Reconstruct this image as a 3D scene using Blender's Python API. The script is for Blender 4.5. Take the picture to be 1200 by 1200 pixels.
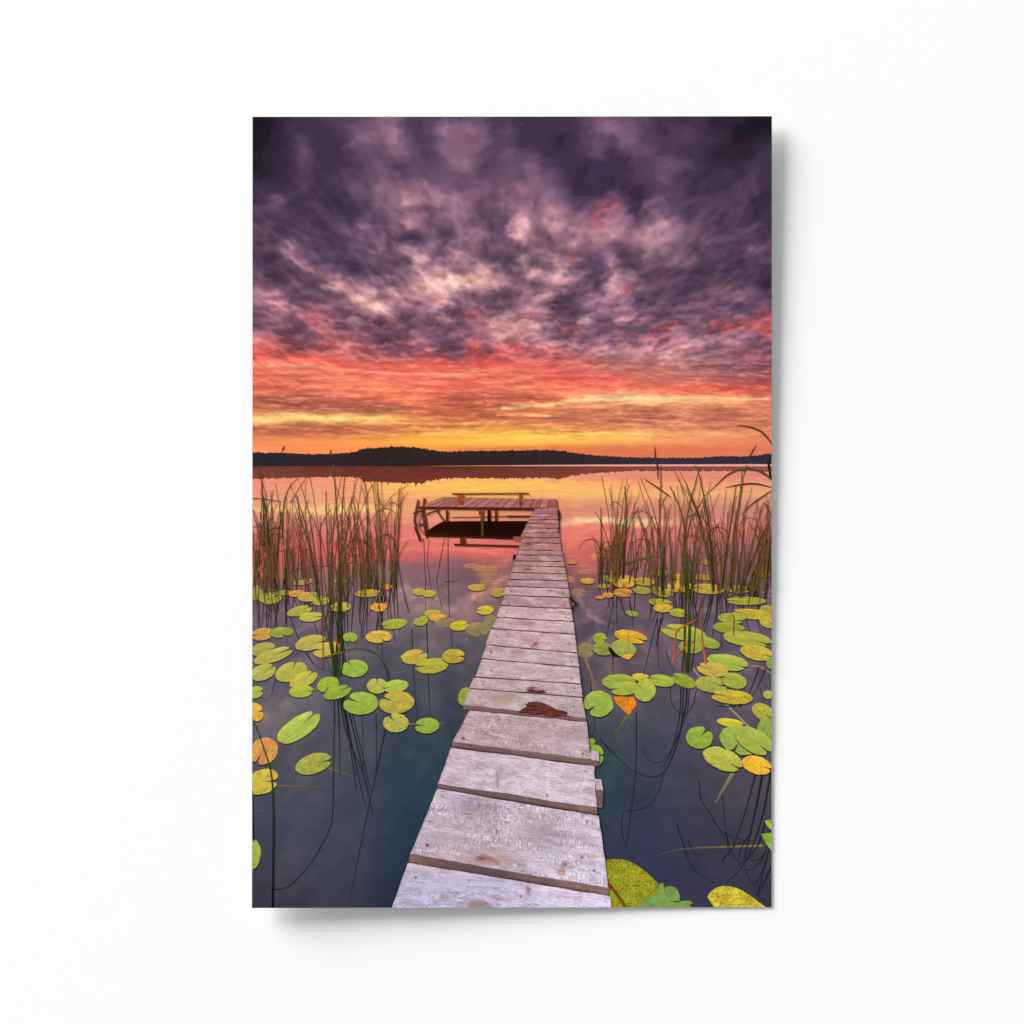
import bpy, math, random
import numpy as np

# ------------------------------------------------------------------ scene, camera, light
S = bpy.context.scene
for o in list(bpy.data.objects):
    bpy.data.objects.remove(o, do_unlink=True)
COL = S.collection
S.render.engine = 'CYCLES'
S.view_settings.view_transform = 'Standard'
S.view_settings.look = 'None'
S.view_settings.exposure = 0.0
S.view_settings.gamma = 1.0
S.view_settings.use_curve_mapping = False

PX = 0.001                      # one millimetre of wall per photo pixel
CAM_DIST = 12.0
cd = bpy.data.cameras.new('camera'); cam = bpy.data.objects.new('camera', cd); COL.objects.link(cam)
cam.location = (0, -CAM_DIST, 0); cam.rotation_euler = (math.radians(90), 0, 0)
cd.sensor_width = 36.0; cd.lens = 36.0 * CAM_DIST / (1200 * PX)
cd.clip_start = 0.1; cd.clip_end = 200
S.camera = cam

# soft even studio light: a uniform room glow ...
W = bpy.data.worlds.new('World'); S.world = W; W.use_nodes = True
bg = W.node_tree.nodes['Background']
bg.inputs[0].default_value = (0.978, 0.982, 1.0, 1); bg.inputs[1].default_value = 0.54
# ... and one big softbox high on the left
ld = bpy.data.lights.new('softbox', 'AREA'); ld.shape = 'DISK'; ld.size = 38.0; ld.energy = 57000
ld.color = (1.0, 0.992, 0.985)
lo = bpy.data.objects.new('softbox', ld); COL.objects.link(lo)
from mathutils import Vector
LDIR = Vector((-0.040, -0.028, 0.034)).normalized()
lo.location = LDIR * 60.0
lo.rotation_euler = (-LDIR).to_track_quat('-Z', 'Y').to_euler()

# ------------------------------------------------------------------ noise (numpy)
def _hash(ix, iy, seed):
    h = (ix.astype(np.int64) * 374761393 + iy.astype(np.int64) * 668265263 + seed * 974634777) & 0x7fffffff
    h = ((h ^ (h >> 13)) * 1274126177) & 0x7fffffff
    return (h ^ (h >> 16)) & 0xffff

def perlin(x, y, seed=0):
    x = np.asarray(x, float); y = np.asarray(y, float)
    x0 = np.floor(x); y0 = np.floor(y); fx = x - x0; fy = y - y0
    def g(ix, iy, dx, dy):
        a = _hash(ix, iy, seed) * (2 * np.pi / 65536.0)
        return np.cos(a) * dx + np.sin(a) * dy
    u = fx**3 * (fx * (fx * 6 - 15) + 10); v = fy**3 * (fy * (fy * 6 - 15) + 10)
    a = g(x0, y0, fx, fy) * (1 - u) + g(x0 + 1, y0, fx - 1, fy) * u
    b = g(x0, y0 + 1, fx, fy - 1) * (1 - u) + g(x0 + 1, y0 + 1, fx - 1, fy - 1) * u
    return (a * (1 - v) + b * v) * 1.5

def fbm(x, y, octv=5, seed=0, gain=0.5):
    t = 0; amp = 1.0; f = 1.0; tot = 0
    for i in range(octv):
        t = t + amp * perlin(x * f + 17.3 * i, y * f - 9.1 * i, seed + i * 31); tot += amp
        amp *= gain; f *= 2.03
    return t / tot * 1.5

def ridged(x, y, octv=4, seed=0):
    t = 0; amp = 1.0; f = 1.0; tot = 0
    for i in range(octv):
        t = t + amp * (1 - np.minimum(1, 2 * np.abs(perlin(x * f + 5.7 * i, y * f + 3.3 * i, seed + i * 17)))); tot += amp
        amp *= 0.5; f *= 2.1
    return t / tot

def puffs(x, y, seed=0, r=.5):
    """soft round lumps scattered one to a cell, each with its own weight"""
    x0 = np.floor(x); y0 = np.floor(y); t = np.zeros(x.shape)
    for i in (-1, 0, 1):
        for j in (-1, 0, 1):
            cx, cy = x0 + i, y0 + j
            d2 = (cx + .5 + .42 * (_hash(cx, cy, seed) / 32768. - 1) - x) ** 2 + (cy + .5 + .42 * (_hash(cx, cy, seed + 7) / 32768. - 1) - y) ** 2
            t = t + np.clip(1 - d2 / 1.1, 0, 1) ** 2 * np.exp(-d2 / r ** 2) * (.25 + .95 * _hash(cx, cy, seed + 13) / 65536.)
    return t

def sstep(a, b, x):
    t = np.clip((x - a) / (b - a), 0, 1); return t * t * (3 - 2 * t)

def lin(c):
    c = np.clip(np.asarray(c, float) / 255.0, 0, 1)
    return np.where(c <= 0.04045, c / 12.92, ((c + 0.055) / 1.055) ** 2.4)

INK_GAIN = 0.83                 # print reflectance for a full-scale tone under this light

# ------------------------------------------------------------------ the curled sheet
X0, X1, Y0, Y1 = 296.0, 904.0, 137.0, 1063.0
LIFT = 0.0185; BASE = 0.0025
def place(px, py, z):
    """photo print coordinates -> a point on the curled sheet, z metres in front of the paper"""
    px = np.clip(px, X0, X1); py = np.clip(py, Y0, Y1)
    a = (px - X0) / (X1 - X0); b = (Y1 - py) / (Y1 - Y0)
    h = BASE + LIFT * (1.38 * ((1 - a) * (1 - b)) ** 1.7 + .98 * (a * b) ** 1.6)
    return np.stack([(px - 600) * PX, -(h + z), (600 - py) * PX], -1)

UM = 1e-6
L_SKY, L_LAKE, L_SHORE, L_STEM, L_PAD, L_REED, L_DECK, L_WALK, L_FRONT = [k * UM for k in
     (60, 100, 140, 180, 260, 520, 1300, 1560, 1800)]

# ------------------------------------------------------------------ materials
def ink(name, scale=(900, 900, 900), amount=0.10, detail=4.0, bump=0.0):
    m = bpy.data.materials.new(name); m.use_nodes = True
    nt = m.node_tree; N = nt.nodes; Lk = nt.links
    b = N['Principled BSDF']; b.inputs['Roughness'].default_value = 0.85
    b.inputs['Specular IOR Level'].default_value = 0.0
    at = N.new('ShaderNodeAttribute'); at.attribute_name = 'ink'
    tc = N.new('ShaderNodeTexCoord'); mp = N.new('ShaderNodeMapping'); mp.inputs['Scale'].default_value = scale
    nz = N.new('ShaderNodeTexNoise'); nz.inputs['Scale'].default_value = 1.0; nz.inputs['Detail'].default_value = detail
    mr = N.new('ShaderNodeMapRange'); mr.inputs['To Min'].default_value = 1 - amount; mr.inputs['To Max'].default_value = 1 + amount
    mx = N.new('ShaderNodeVectorMath'); mx.operation = 'SCALE'
    Lk.new(tc.outputs['Object'], mp.inputs['Vector']); Lk.new(mp.outputs['Vector'], nz.inputs['Vector'])
    Lk.new(nz.outputs['Fac'], mr.inputs['Value']); Lk.new(at.outputs['Color'], mx.inputs[0])
    Lk.new(mr.outputs['Result'], mx.inputs['Scale']); Lk.new(mx.outputs['Vector'], b.inputs['Base Color'])
    return m
M_SKY = ink('ink_sky', (120, 120, 120), 0.03)
M_LAKE = ink('ink_water', (120, 120, 500), 0.03)
M_WOOD = ink('ink_wood', (110, 110, 900), 0.10)
M_LEAF = ink('ink_leaf', (420, 420, 520), 0.09)
M_REED = ink('ink_reed', (600, 600, 200), 0.22)
M_SHORE = ink('ink_forest', (500, 500, 300), 0.10)

def plain(name, col, noise_scale, amt):
    m = bpy.data.materials.new(name); m.use_nodes = True
    nt = m.node_tree; N = nt.nodes; Lk = nt.links
    b = N['Principled BSDF']; b.inputs['Roughness'].default_value = 0.9; b.inputs['Specular IOR Level'].default_value = 0.0
    nz = N.new('ShaderNodeTexNoise'); nz.inputs['Scale'].default_value = noise_scale; nz.inputs['Detail'].default_value = 5
    tc = N.new('ShaderNodeTexCoord'); Lk.new(tc.outputs['Object'], nz.inputs['Vector'])
    cr = N.new('ShaderNodeMix'); cr.data_type = 'RGBA'
    cr.inputs['A'].default_value = tuple(c * (1 - amt) for c in col) + (1,)
    cr.inputs['B'].default_value = tuple(min(1, c * (1 + amt)) for c in col) + (1,)
    Lk.new(nz.outputs['Fac'], cr.inputs['Factor']); Lk.new(cr.outputs['Result'], b.inputs['Base Color'])
    return m
M_WALL = plain('white_wall_paint', (0.80, 0.80, 0.80), 30.0, 0.004)
M_PAPER = plain('white_poster_paper', (0.80, 0.80, 0.79), 60.0, 0.01)

# ------------------------------------------------------------------ mesh helpers
class Geo:
    def __init__(s): s.v = []; s.c = []; s.f = []; s.n = 0
    def add(s, verts, cols, faces):
        verts = np.asarray(verts, float).reshape(-1, 3); cols = np.asarray(cols, float).reshape(-1, 3)
        s.v.append(verts); s.c.append(cols); s.f.append(np.asarray(faces, int).reshape(-1, 4) + s.n); s.n += len(verts)
    def build(s, name, mat, parent, label=None, kind=None):
        v = np.concatenate(s.v); c = np.concatenate(s.c); f = np.concatenate(s.f)
        me = bpy.data.meshes.new(name)
        me.vertices.add(len(v)); me.vertices.foreach_set('co', v.ravel().astype(np.float32))
        me.loops.add(f.size); me.loops.foreach_set('vertex_index', f.ravel().astype(np.int32))
        me.polygons.add(len(f)); me.polygons.foreach_set('loop_start', (np.arange(len(f)) * 4).astype(np.int32))
        me.update(calc_edges=True)
        at = me.color_attributes.new('ink', 'FLOAT_COLOR', 'POINT')
        rgba = np.ones((len(v), 4), np.float32); rgba[:, :3] = lin(c) * INK_GAIN
        at.data.foreach_set('color', rgba.ravel())
        me.materials.append(mat); me.validate()
        o = bpy.data.objects.new(name, me); COL.objects.link(o)
        if parent: o.parent = parent
        if label: o['label'] = label
        if kind: o['kind'] = kind
        return o

def grid_faces(nr, nc):
    i = np.arange(nr - 1)[:, None] * nc + np.arange(nc - 1)[None, :]
    return np.stack([i, i + nc, i + nc + 1, i + 1], -1).reshape(-1, 4)

def add_quad_grid(G, TL, TR, BL, BR, nx, ny, z, colfn, jitter=0.0, seed=0):
    """bilinear patch; colfn(u, v, px, py) gives print tones 0..255"""
    u, v = np.meshgrid(np.linspace(0, 1, nx), np.linspace(0, 1, ny))
    P = [TL[k] * (1 - u) * (1 - v) + TR[k] * u * (1 - v) + BL[k] * (1 - u) * v + BR[k] * u * v for k in (0, 1)]
    if jitter:
        P[1] = P[1] + jitter * fbm(u * 5 + seed, v * 0 + seed * 1.7, 3, seed) * np.where((v == 0) | (v == 1), 1, 0.6)
        e = np.where(u < 0.5, 1 - u * 2, u * 2 - 1) ** 6
        P[0] = P[0] + e * jitter * fbm(v * 3 + seed * 2.1, u.round() * 7, 3, seed + 9)
    c = colfn(u, v, P[0], P[1])
    G.add(place(P[0], P[1], z), c, grid_faces(ny, nx))

def smooth_line(pts, step=3.0):
    p = np.asarray(pts, float)
    if len(p) == 2:
        n = max(2, int(np.hypot(*(p[1] - p[0])) / step) + 1)
        return p[0] + (p[1] - p[0]) * np.linspace(0, 1, n)[:, None]
    q = np.vstack([2 * p[0] - p[1], p, 2 * p[-1] - p[-2]]); out = []
    for i in range(1, len(q) - 2):
        n = max(2, int(np.hypot(*(q[i + 1] - q[i])) / step) + 1)
        t = np.linspace(0, 1, n, endpoint=False)[:, None]
        out.append(0.5 * (2 * q[i] + (q[i + 1] - q[i - 1]) * t + (2 * q[i - 1] - 5 * q[i] + 4 * q[i + 1] - q[i + 2]) * t**2
                          + (3 * q[i] - q[i - 1] - 3 * q[i + 1] + q[i + 2]) * t**3))
    out.append(p[-1:]); return np.vstack(out)

def stroke(G, pts, w0, w1, c0, c1, z, mid=None):
    """a tapering inked blade along pts; widths in print pixels"""
    p = smooth_line(pts); n = len(p)
    d = np.gradient(p, axis=0); d /= np.maximum(np.hypot(d[:, 0], d[:, 1]), 1e-6)[:, None]
    nrm = np.stack([-d[:, 1], d[:, 0]], -1); t = np.linspace(0, 1, n)
    w = (w0 + (w1 - w0) * t) * 0.5
    if mid is not None: w = w + np.sin(np.pi * t) * mid * 0.5
    L = p + nrm * w[:, None]; R = p - nrm * w[:, None]
    col = np.asarray(c0, float) * (1 - t)[:, None] + np.asarray(c1, float) * t[:, None]
    q = np.empty((n * 2, 2)); q[0::2] = L; q[1::2] = R
    cc = np.repeat(col, 2, 0); cc[1::2] *= 0.86
    i = np.arange(n - 1) * 2
    G.add(place(q[:, 0], q[:, 1], z), cc, np.stack([i, i + 1, i + 3, i + 2], -1))
    return float(np.hypot(*np.diff(p, axis=0).T).sum() * (w0 + w1) / 2)

def poly_patch(G, pts, z, colfn, jag=0.0, seed=0, step=2.0, rings=8):
    """filled outline as rings towards its centroid (star-shaped outlines)"""
    p = np.asarray(pts, float); q = np.vstack([p, p[:1]]); out = []
    for i in range(len(p)):
        n = max(1, int(np.hypot(*(q[i + 1] - q[i])) / step)); t = np.linspace(0, 1, n, endpoint=False)[:, None]
        out.append(q[i] + (q[i + 1] - q[i]) * t)
    b = np.vstack(out); c = b.mean(0); n = len(b)
    if jag:
        s = np.arange(n); r = 1 + jag * (perlin(s * 0.37, s * 0 + seed, seed) + perlin(s * 0.9, s * 0 + seed + .5, seed))
        b = c + (b - c) * r[:, None]
    k = np.linspace(0.001, 1, rings)
    V = c + (b[None] - c) * k[:, None, None]
    V = np.concatenate([V, V[:, :1]], 1)
    R = np.broadcast_to(k[:, None], V.shape[:2])
    G.add(place(V[..., 0], V[..., 1], z), colfn(R, V[..., 0], V[..., 1]), grid_faces(rings, n + 1))

def grid_colour(xs, ys, table, x, y):
    T = np.asarray(table, float); xs = np.asarray(xs, float); ys = np.asarray(ys, float)
    x = np.clip(x, xs[0], xs[-1]); y = np.clip(y, ys[0], ys[-1])
    i = np.clip(np.searchsorted(xs, x, side='right') - 1, 0, len(xs) - 2); j = np.clip(np.searchsorted(ys, y, side='right') - 1, 0, len(ys) - 2)
    u = ((x - xs[i]) / (xs[i + 1] - xs[i]))[..., None]; v = ((y - ys[j]) / (ys[j + 1] - ys[j]))[..., None]
    u = u * .5 + .5 * u * u * (3 - 2 * u); v = v * .5 + .5 * v * v * (3 - 2 * v)
    return (T[j, i] * (1 - u) + T[j, i + 1] * u) * (1 - v) + (T[j + 1, i] * (1 - u) + T[j + 1, i + 1] * u) * v

def line_mask(x, y, pts, w):
    p = np.asarray(pts, float); best = np.full(x.shape, 1e9)
    for a, b in zip(p[:-1], p[1:]):
        d = b - a; t = np.clip(((x - a[0]) * d[0] + (y - a[1]) * d[1]) / (d @ d), 0, 1)
        best = np.minimum(best, np.hypot(x - a[0] - t * d[0], y - a[1] - t * d[1]))
    return np.exp(-(best / w) ** 2)

def blob(x, y, cx, cy, rx, ry):
    return np.exp(-((x - cx) / rx) ** 2 - ((y - cy) / ry) ** 2)

def mix(c, col, k):
    return c + (np.asarray(col, float) - c) * np.clip(k, 0, 1)[..., None]

# ------------------------------------------------------------------ wall
def wall():
    me = bpy.data.meshes.new('wall')
    me.from_pydata([(-6, 0, -6), (6, 0, -6), (6, 0, 6), (-6, 0, 6), (-6, .1, -6), (6, .1, -6), (6, .1, 6), (-6, .1, 6)], [],
                   [(0, 1, 2, 3), (5, 4, 7, 6), (0, 4, 5, 1), (2, 6, 7, 3), (1, 5, 6, 2), (0, 3, 7, 4)])
    me.materials.append(M_WALL); o = bpy.data.objects.new('wall', me); COL.objects.link(o); o['kind'] = 'structure'
wall()

# ------------------------------------------------------------------ the poster
poster = bpy.data.objects.new('poster', None); COL.objects.link(poster)
poster['label'] = 'unframed poster of a wooden jetty at sunset, corners curling off the white wall'
poster['category'] = 'poster'

def paper():
    nx, ny = 31, 47
    gx, gy = np.meshgrid(np.linspace(X0, X1, nx), np.linspace(Y0, Y1, ny))
    f = place(gx, gy, 0).reshape(-1, 3); b = place(gx, gy, -0.0004).reshape(-1, 3); n = nx * ny
    F = grid_faces(ny, nx); faces = [tuple(q) for q in F] + [tuple(q[::-1] + n) for q in F]
    rim = list(range(nx)) + [k * nx + nx - 1 for k in range(1, ny)] + [(ny - 1) * nx + k for k in range(nx - 2, -1, -1)] + [k * nx for k in range(ny - 2, 0, -1)]
    for a, c in zip(rim, rim[1:] + rim[:1]): faces.append((a, c, c + n, a + n))
    me = bpy.data.meshes.new('paper_sheet'); me.from_pydata(np.vstack([f, b]).tolist(), [], [tuple(int(i) for i in q) for q in faces])
    me.materials.append(M_PAPER); o = bpy.data.objects.new('paper_sheet', me); COL.objects.link(o); o.parent = poster
paper()

# ------------------------------------------------------------------ printed sky
SX = [296, 347, 397, 448, 499, 549, 600, 651, 701, 752, 803, 853, 904]
SKY = {
137: [(28,26,42),(48,42,60),(70,58,80),(85,68,92),(72,60,88),(80,66,90),(52,46,72),(70,56,84),(95,76,98),(62,52,70),(52,44,62),(42,36,54),(26,25,40)],
165: [(30,27,46),(58,50,72),(78,64,88),(112,88,110),(72,60,88),(112,90,112),(66,56,84),(58,50,82),(105,86,112),(76,62,84),(62,52,72),(48,40,58),(36,32,48)],
195: [(40,35,56),(70,58,80),(72,60,86),(92,74,98),(82,68,94),(118,95,118),(84,70,94),(52,46,80),(52,46,82),(88,72,96),(66,56,76),(50,44,66),(56,44,58)],
225: [(62,50,70),(74,60,82),(66,56,82),(110,85,100),(98,80,102),(108,86,106),(120,92,108),(70,58,88),(56,48,84),(84,70,94),(66,56,80),(64,54,76),(62,50,66)],
255: [(78,60,78),(76,62,84),(64,55,84),(92,76,98),(120,96,112),(112,88,106),(150,112,118),(112,82,104),(90,60,86),(80,64,92),(86,70,92),(72,60,82),(60,50,74)],
285: [(112,82,90),(88,70,88),(76,64,90),(100,80,100),(98,80,104),(124,98,114),(150,115,124),(150,105,118),(140,80,95),(125,95,112),(98,78,98),(80,66,88),(78,62,82)],
310: [(98,76,92),(118,88,96),(84,70,94),(110,86,102),(130,98,110),(126,100,116),(165,126,130),(140,105,120),(125,92,112),(150,115,125),(112,88,102),(88,72,92),(82,66,86)],
335: [(110,82,92),(100,78,94),(150,110,110),(132,100,110),(175,135,130),(205,155,140),(185,140,138),(160,120,128),(95,76,102),(120,92,112),(98,80,104),(92,74,94),(92,68,88)],
355: [(110,80,92),(94,74,94),(120,92,104),(130,98,110),(150,115,120),(165,125,125),(180,138,140),(160,122,130),(110,86,110),(105,84,108),(88,72,98),(92,74,96),(100,66,82)],
375: [(120,78,88),(150,95,98),(110,82,98),(100,80,102),(120,92,104),(150,112,116),(160,122,126),(108,84,106),(110,86,108),(100,80,104),(110,80,100),(135,78,88),(165,74,78)],
395: [(165,95,92),(130,80,92),(160,95,95),(120,84,98),(98,76,98),(100,76,98),(140,98,108),(120,86,104),(110,84,106),(135,100,112),(120,90,108),(135,95,104),(150,78,84)],
412: [(205,85,80),(150,80,88),(170,88,88),(150,82,90),(125,75,88),(110,72,90),(150,82,90),(165,90,95),(135,96,108),(150,112,118),(140,104,112),(140,100,108),(120,84,98)],
427: [(240,120,95),(240,130,105),(225,105,90),(215,95,85),(215,90,80),(190,80,80),(215,85,78),(205,95,92),(175,105,105),(165,112,110),(160,110,110),(150,105,108),(130,88,98)],
442: [(225,105,90),(205,100,92),(225,115,95),(235,115,92),(235,110,90),(230,110,88),(225,115,95),(230,95,80),(215,95,85),(195,115,105),(180,110,105),(165,100,100),(150,85,90)],
457: [(220,110,85),(205,105,85),(240,130,100),(245,130,98),(235,120,90),(215,105,82),(220,120,92),(245,125,92),(240,115,90),(225,115,95),(235,115,92),(225,100,88),(185,88,85)],
468: [(185,105,82),(180,100,82),(200,110,88),(225,118,88),(230,120,88),(205,105,80),(190,100,78),(230,140,95),(255,205,135),(255,215,145),(250,190,130),(245,160,112),(215,120,95)],
480: [(205,120,85),(180,105,82),(175,100,80),(175,98,78),(200,110,78),(195,105,75),(205,115,80),(225,135,88),(215,130,95),(205,125,95),(210,130,98),(215,135,100),(215,130,98)],
490: [(250,195,110),(255,205,110),(250,195,105),(250,195,100),(225,140,82),(205,115,75),(200,115,76),(205,120,85),(200,120,90),(205,122,92),(205,125,95),(205,125,95),(210,128,98)],
500: [(205,125,85),(195,115,82),(195,115,80),(205,120,78),(225,140,80),(215,130,75),(225,145,80),(225,145,88),(215,135,92),(205,128,95),(212,135,98),(212,132,98),(215,130,98)],
508: [(205,115,80),(205,115,78),(200,115,75),(220,130,75),(245,165,78),(255,190,85),(255,200,85),(255,200,85),(255,200,95),(250,185,105),(245,170,110),(235,150,105),(230,140,102)],
518: [(235,140,92),(245,150,92),(250,155,85),(253,165,78),(255,185,75),(255,195,75),(255,195,78),(255,195,88),(250,175,90),(245,165,98),(240,155,100),(235,145,98),(228,135,98)],
527: [(250,150,95),(250,145,90),(250,145,85),(248,150,75),(248,155,70),(240,140,70),(235,135,72),(230,125,75),(225,120,80),(225,120,82),(225,120,85),(225,122,88),(222,122,90)],
546: [(250,150,98),(250,145,95),(248,140,88),(245,145,78),(245,150,72),(240,135,72),(235,128,74),(230,122,78),(232,125,85),(232,125,88),(230,125,90),(230,125,92),(228,125,92)],
}
SKY_LEVELS = '''
00122233346533343443322222355443222211100
00122223456633465653422222356543233211000
00123222555643355553322212343543333221011
01124222344554355543433222342344332211112
01123222345334445634445322222233443211122
11223223345544444444445432222233432222232
22223223446666554454565542222223332222332
23422322335687666544555654334324433333322
33322322234556456644465765445525543333322
44333233344576555554386676656646754433332
44333334444334545654486566676567665543333
34464333546475546645556556555457655433353
32345433344448557654375676337445455343233
44334553335557775685458685435554434332332
44344467445657989887544675438654443344332
66533445886777796654366733556644433544543
45754455689655644444666434565534444444334
34545554644745463458777654744755444445555
55443565544435445568878555554444565555556
87544456654445434557666865565767567767644
66654567665455444545666666677676786655565
'''.split()                      # brightness of the cloud deck, one figure per 15 x 14 print pixels
# bright cloud edges and streaks: outline, half width, tone, strength
SKY_STROKES = [
 ([(296,424),(330,428),(380,431),(420,434),(470,438),(520,439),(560,434)], 2.0, (255,190,150), .75),
 ([(296,419),(340,422),(400,428),(470,433),(540,430),(580,425)], 5.0, (240,85,70), .45),
 ([(296,446),(340,446),(380,452),(420,450),(480,452),(540,446)], 3.0, (250,150,115), .45),
 ([(560,434),(600,432),(650,436)], 2.5, (250,130,105), .5),
 ([(296,490),(335,486),(370,489),(410,491),(455,488)], 3.0, (255,232,150), .6),
 ([(300,494),(350,492),(400,494),(440,494)], 2.0, (255,225,140), .6),
 ([(470,496),(520,497),(560,496),(600,498)], 1.6, (255,210,110), .5),
 ([(590,478),(640,475),(690,468),(740,465),(790,469),(850,468),(904,467)], 2.6, (255,232,165), .75),
 ([(690,466),(720,463),(745,464)], 4.0, (255,235,170), .6),
 ([(600,486),(620,486),(645,487)], 1.5, (255,205,130), .6),
 ([(620,460),(680,462),(740,456),(800,459)], 2.2, (250,150,115), .5),
 ([(600,444),(650,450),(700,456)], 1.6, (255,170,130), .5),
 ([(678,481),(700,479),(725,475)], 1.2, (255,160,120), .6),
 ([(640,506),(665,505.5),(685,506)], 1.3, (200,130,70), .7),
 ([(697,505),(710,505),(722,505.5)], 1.5, (205,125,75), .7),
 ([(745,501),(770,502.5),(790,502)], 1.5, (225,140,95), .5),
 ([(296,432),(350,436),(400,441),(450,444)], 2.2, (250,140,105), .5), ([(300,462),(360,460),(420,463),(470,461)], 2.2, (248,140,104), .5),
 ([(430,470),(480,468),(540,472),(590,470)], 2.0, (246,140,100), .45), ([(560,445),(610,440),(660,446),(690,450)], 3.0, (240,112,92), .5), ([(480,458),(520,460),(570,456),(620,456)], 1.8, (255,160,120), .5),
 ([(340,452),(390,455),(440,457),(500,450)], 1.6, (255,165,128), .5), ([(585,487),(610,485),(640,487),(670,482)], 1.6, (250,190,120), .5), ([(460,503),(520,504),(580,500),(640,498)], 1.4, (252,195,110), .45),
 ([(400,513),(450,510),(500,508.5),(560,507)], 2.0, (255,205,100), .5), ([(660,452),(720,448),(780,450)], 1.6, (245,140,116), .45), ([(800,462),(850,464),(904,463)], 1.6, (246,140,110), .45),
 ([(606,512),(640,511),(700,512),(760,513)], 2.4, (255,212,112), .6), ([(690,508),(720,506),(760,508)], 1.6, (255,214,140), .5),
 ([(300,513),(360,512),(420,513),(470,511)], 1.4, (214,130,88), .5), ([(540,527),(600,525),(660,524),(740,523),(820,524)], 2.2, (222,124,82), .6),
 # upper cloud rims
 ([(332,285),(345,300),(365,315),(385,330)], 3.5, (190,130,115), .6),
 ([(385,330),(405,342),(430,352)], 4.0, (230,175,150), .75),
 ([(430,340),(460,345),(480,342),(500,336),(530,330),(560,334)], 6.0, (235,180,155), .6),
 ([(520,325),(545,333),(575,330)], 6.0, (245,195,165), .55),
 ([(445,222),(465,232),(490,236)], 5.0, (185,140,140), .55),
 ([(430,268),(460,272),(480,293),(495,305)], 2.6, (200,150,145), .6),
 ([(460,258),(480,268),(500,279),(515,283)], 2.2, (180,135,135), .55),
 ([(505,240),(525,255),(545,270)], 2.2, (170,125,125), .5),
 ([(540,305),(560,318),(590,325)], 3.0, (225,170,155), .6),
 ([(505,170),(530,188),(552,195)], 4.0, (135,110,132), .5),
 ([(615,230),(625,255),(640,270),(668,262)], 3.5, (190,140,140), .45),
 ([(608,262),(612,278),(618,262)], 2.2, (205,155,150), .5),
 ([(668,285),(705,278),(740,275),(760,278)], 4.0, (205,150,145), .6),
 ([(715,312),(722,330),(717,340)], 2.2, (225,170,165), .6),
 ([(745,310),(752,300),(765,285)], 2.2, (215,160,150), .55),
 ([(610,330),(640,322),(660,330)], 4.0, (220,165,155), .45),
 ([(600,365),(630,362),(650,372)], 4.0, (215,160,150), .45),
 ([(575,375),(583,392),(600,395)], 4.0, (235,180,160), .55),
 ([(688,340),(692,358),(684,372)], 2.0, (215,165,160), .55),
 ([(735,400),(760,412),(790,405),(810,420)], 2.4, (210,155,145), .55),
 ([(770,420),(800,428),(835,425)], 2.2, (205,150,135), .45),
 ([(800,395),(830,402),(860,408)], 2.2, (200,145,135), .45),
 ([(842,377),(862,381),(885,377)], 2.0, (205,80,76), .42),
 ([(895,387),(904,389)], 3.0, (215,76,70), .55),
 ([(690,258),(715,248),(735,228)], 3.0, (158,78,92), .45),
 ([(696,252),(730,246)], 3.0, (166,78,90), .4),
 ([(775,385),(800,382)], 3.0, (185,75,80), .5),
 ([(300,396),(312,402),(325,400)], 4.0, (240,170,140), .65),
 ([(330,365),(345,372),(360,376)], 3.5, (190,110,105), .5),
 ([(365,372),(390,388),(410,400)], 5.0, (195,100,98), .5),
 ([(430,424),(440,428),(445,420)], 3.0, (215,150,130), .5),
 ([(495,385),(502,402),(510,408)], 4.0, (175,105,110), .5),
 ([(550,360),(556,372)], 3.0, (170,75,85), .5),
 ([(555,398),(562,410)], 2.5, (225,95,85), .5),
 ([(560,420),(600,410),(640,425),(660,440)], 5.0, (225,80,75), .45),
 ([(690,438),(715,445),(735,450)], 6.0, (238,92,78), .45),
]
# dark cloud bellies
SKY_DARK = [(316,160,40,45,(26,24,42),.7),(690,205,40,22,(58,48,80),.5),(690,315,20,18,(82,64,92),.7),(735,308,14,11,(92,70,94),.6),
 (430,240,28,16,(64,54,84),.55),(470,310,30,9,(88,70,96),.45),(500,255,22,14,(105,86,112),.4),(585,265,14,24,(96,78,106),.6),
 (490,395,55,22,(96,70,94),.55),(570,375,40,10,(98,76,100),.4),(650,360,30,14,(98,76,102),.6),(700,385,22,12,(92,74,102),.6),
 (760,340,45,14,(92,74,100),.4),(840,350,45,14,(88,70,96),.4),(340,380,30,14,(104,76,94),.45),(880,140,50,26,(26,24,40),.7),(895,230,22,16,(58,46,74),.6),
 (620,160,24,22,(54,46,78),.5),(420,160,16,20,(66,56,82),.4),(790,200,50,30,(52,44,70),.35),(470,190,30,18,(72,60,90),.4),
 (760,400,16,7,(108,84,106),.6),(790,412,16,6,(112,88,108),.6),(845,405,22,5,(112,84,102),.6),(820,428,18,5,(130,92,104),.5),(860,430,30,8,(128,90,102),.4),
 (340,470,50,8,(168,96,80),.4),(420,476,60,5,(165,95,78),.4),(570,475,40,5,(178,95,76),.4),(640,469,35,4,(190,98,78),.5),(760,486,120,7,(196,120,92),.5),(360,506,90,4,(192,108,78),.5),(560,466,40,5,(185,100,82),.5),(545,487,60,4,(185,104,74),.5)]

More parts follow.
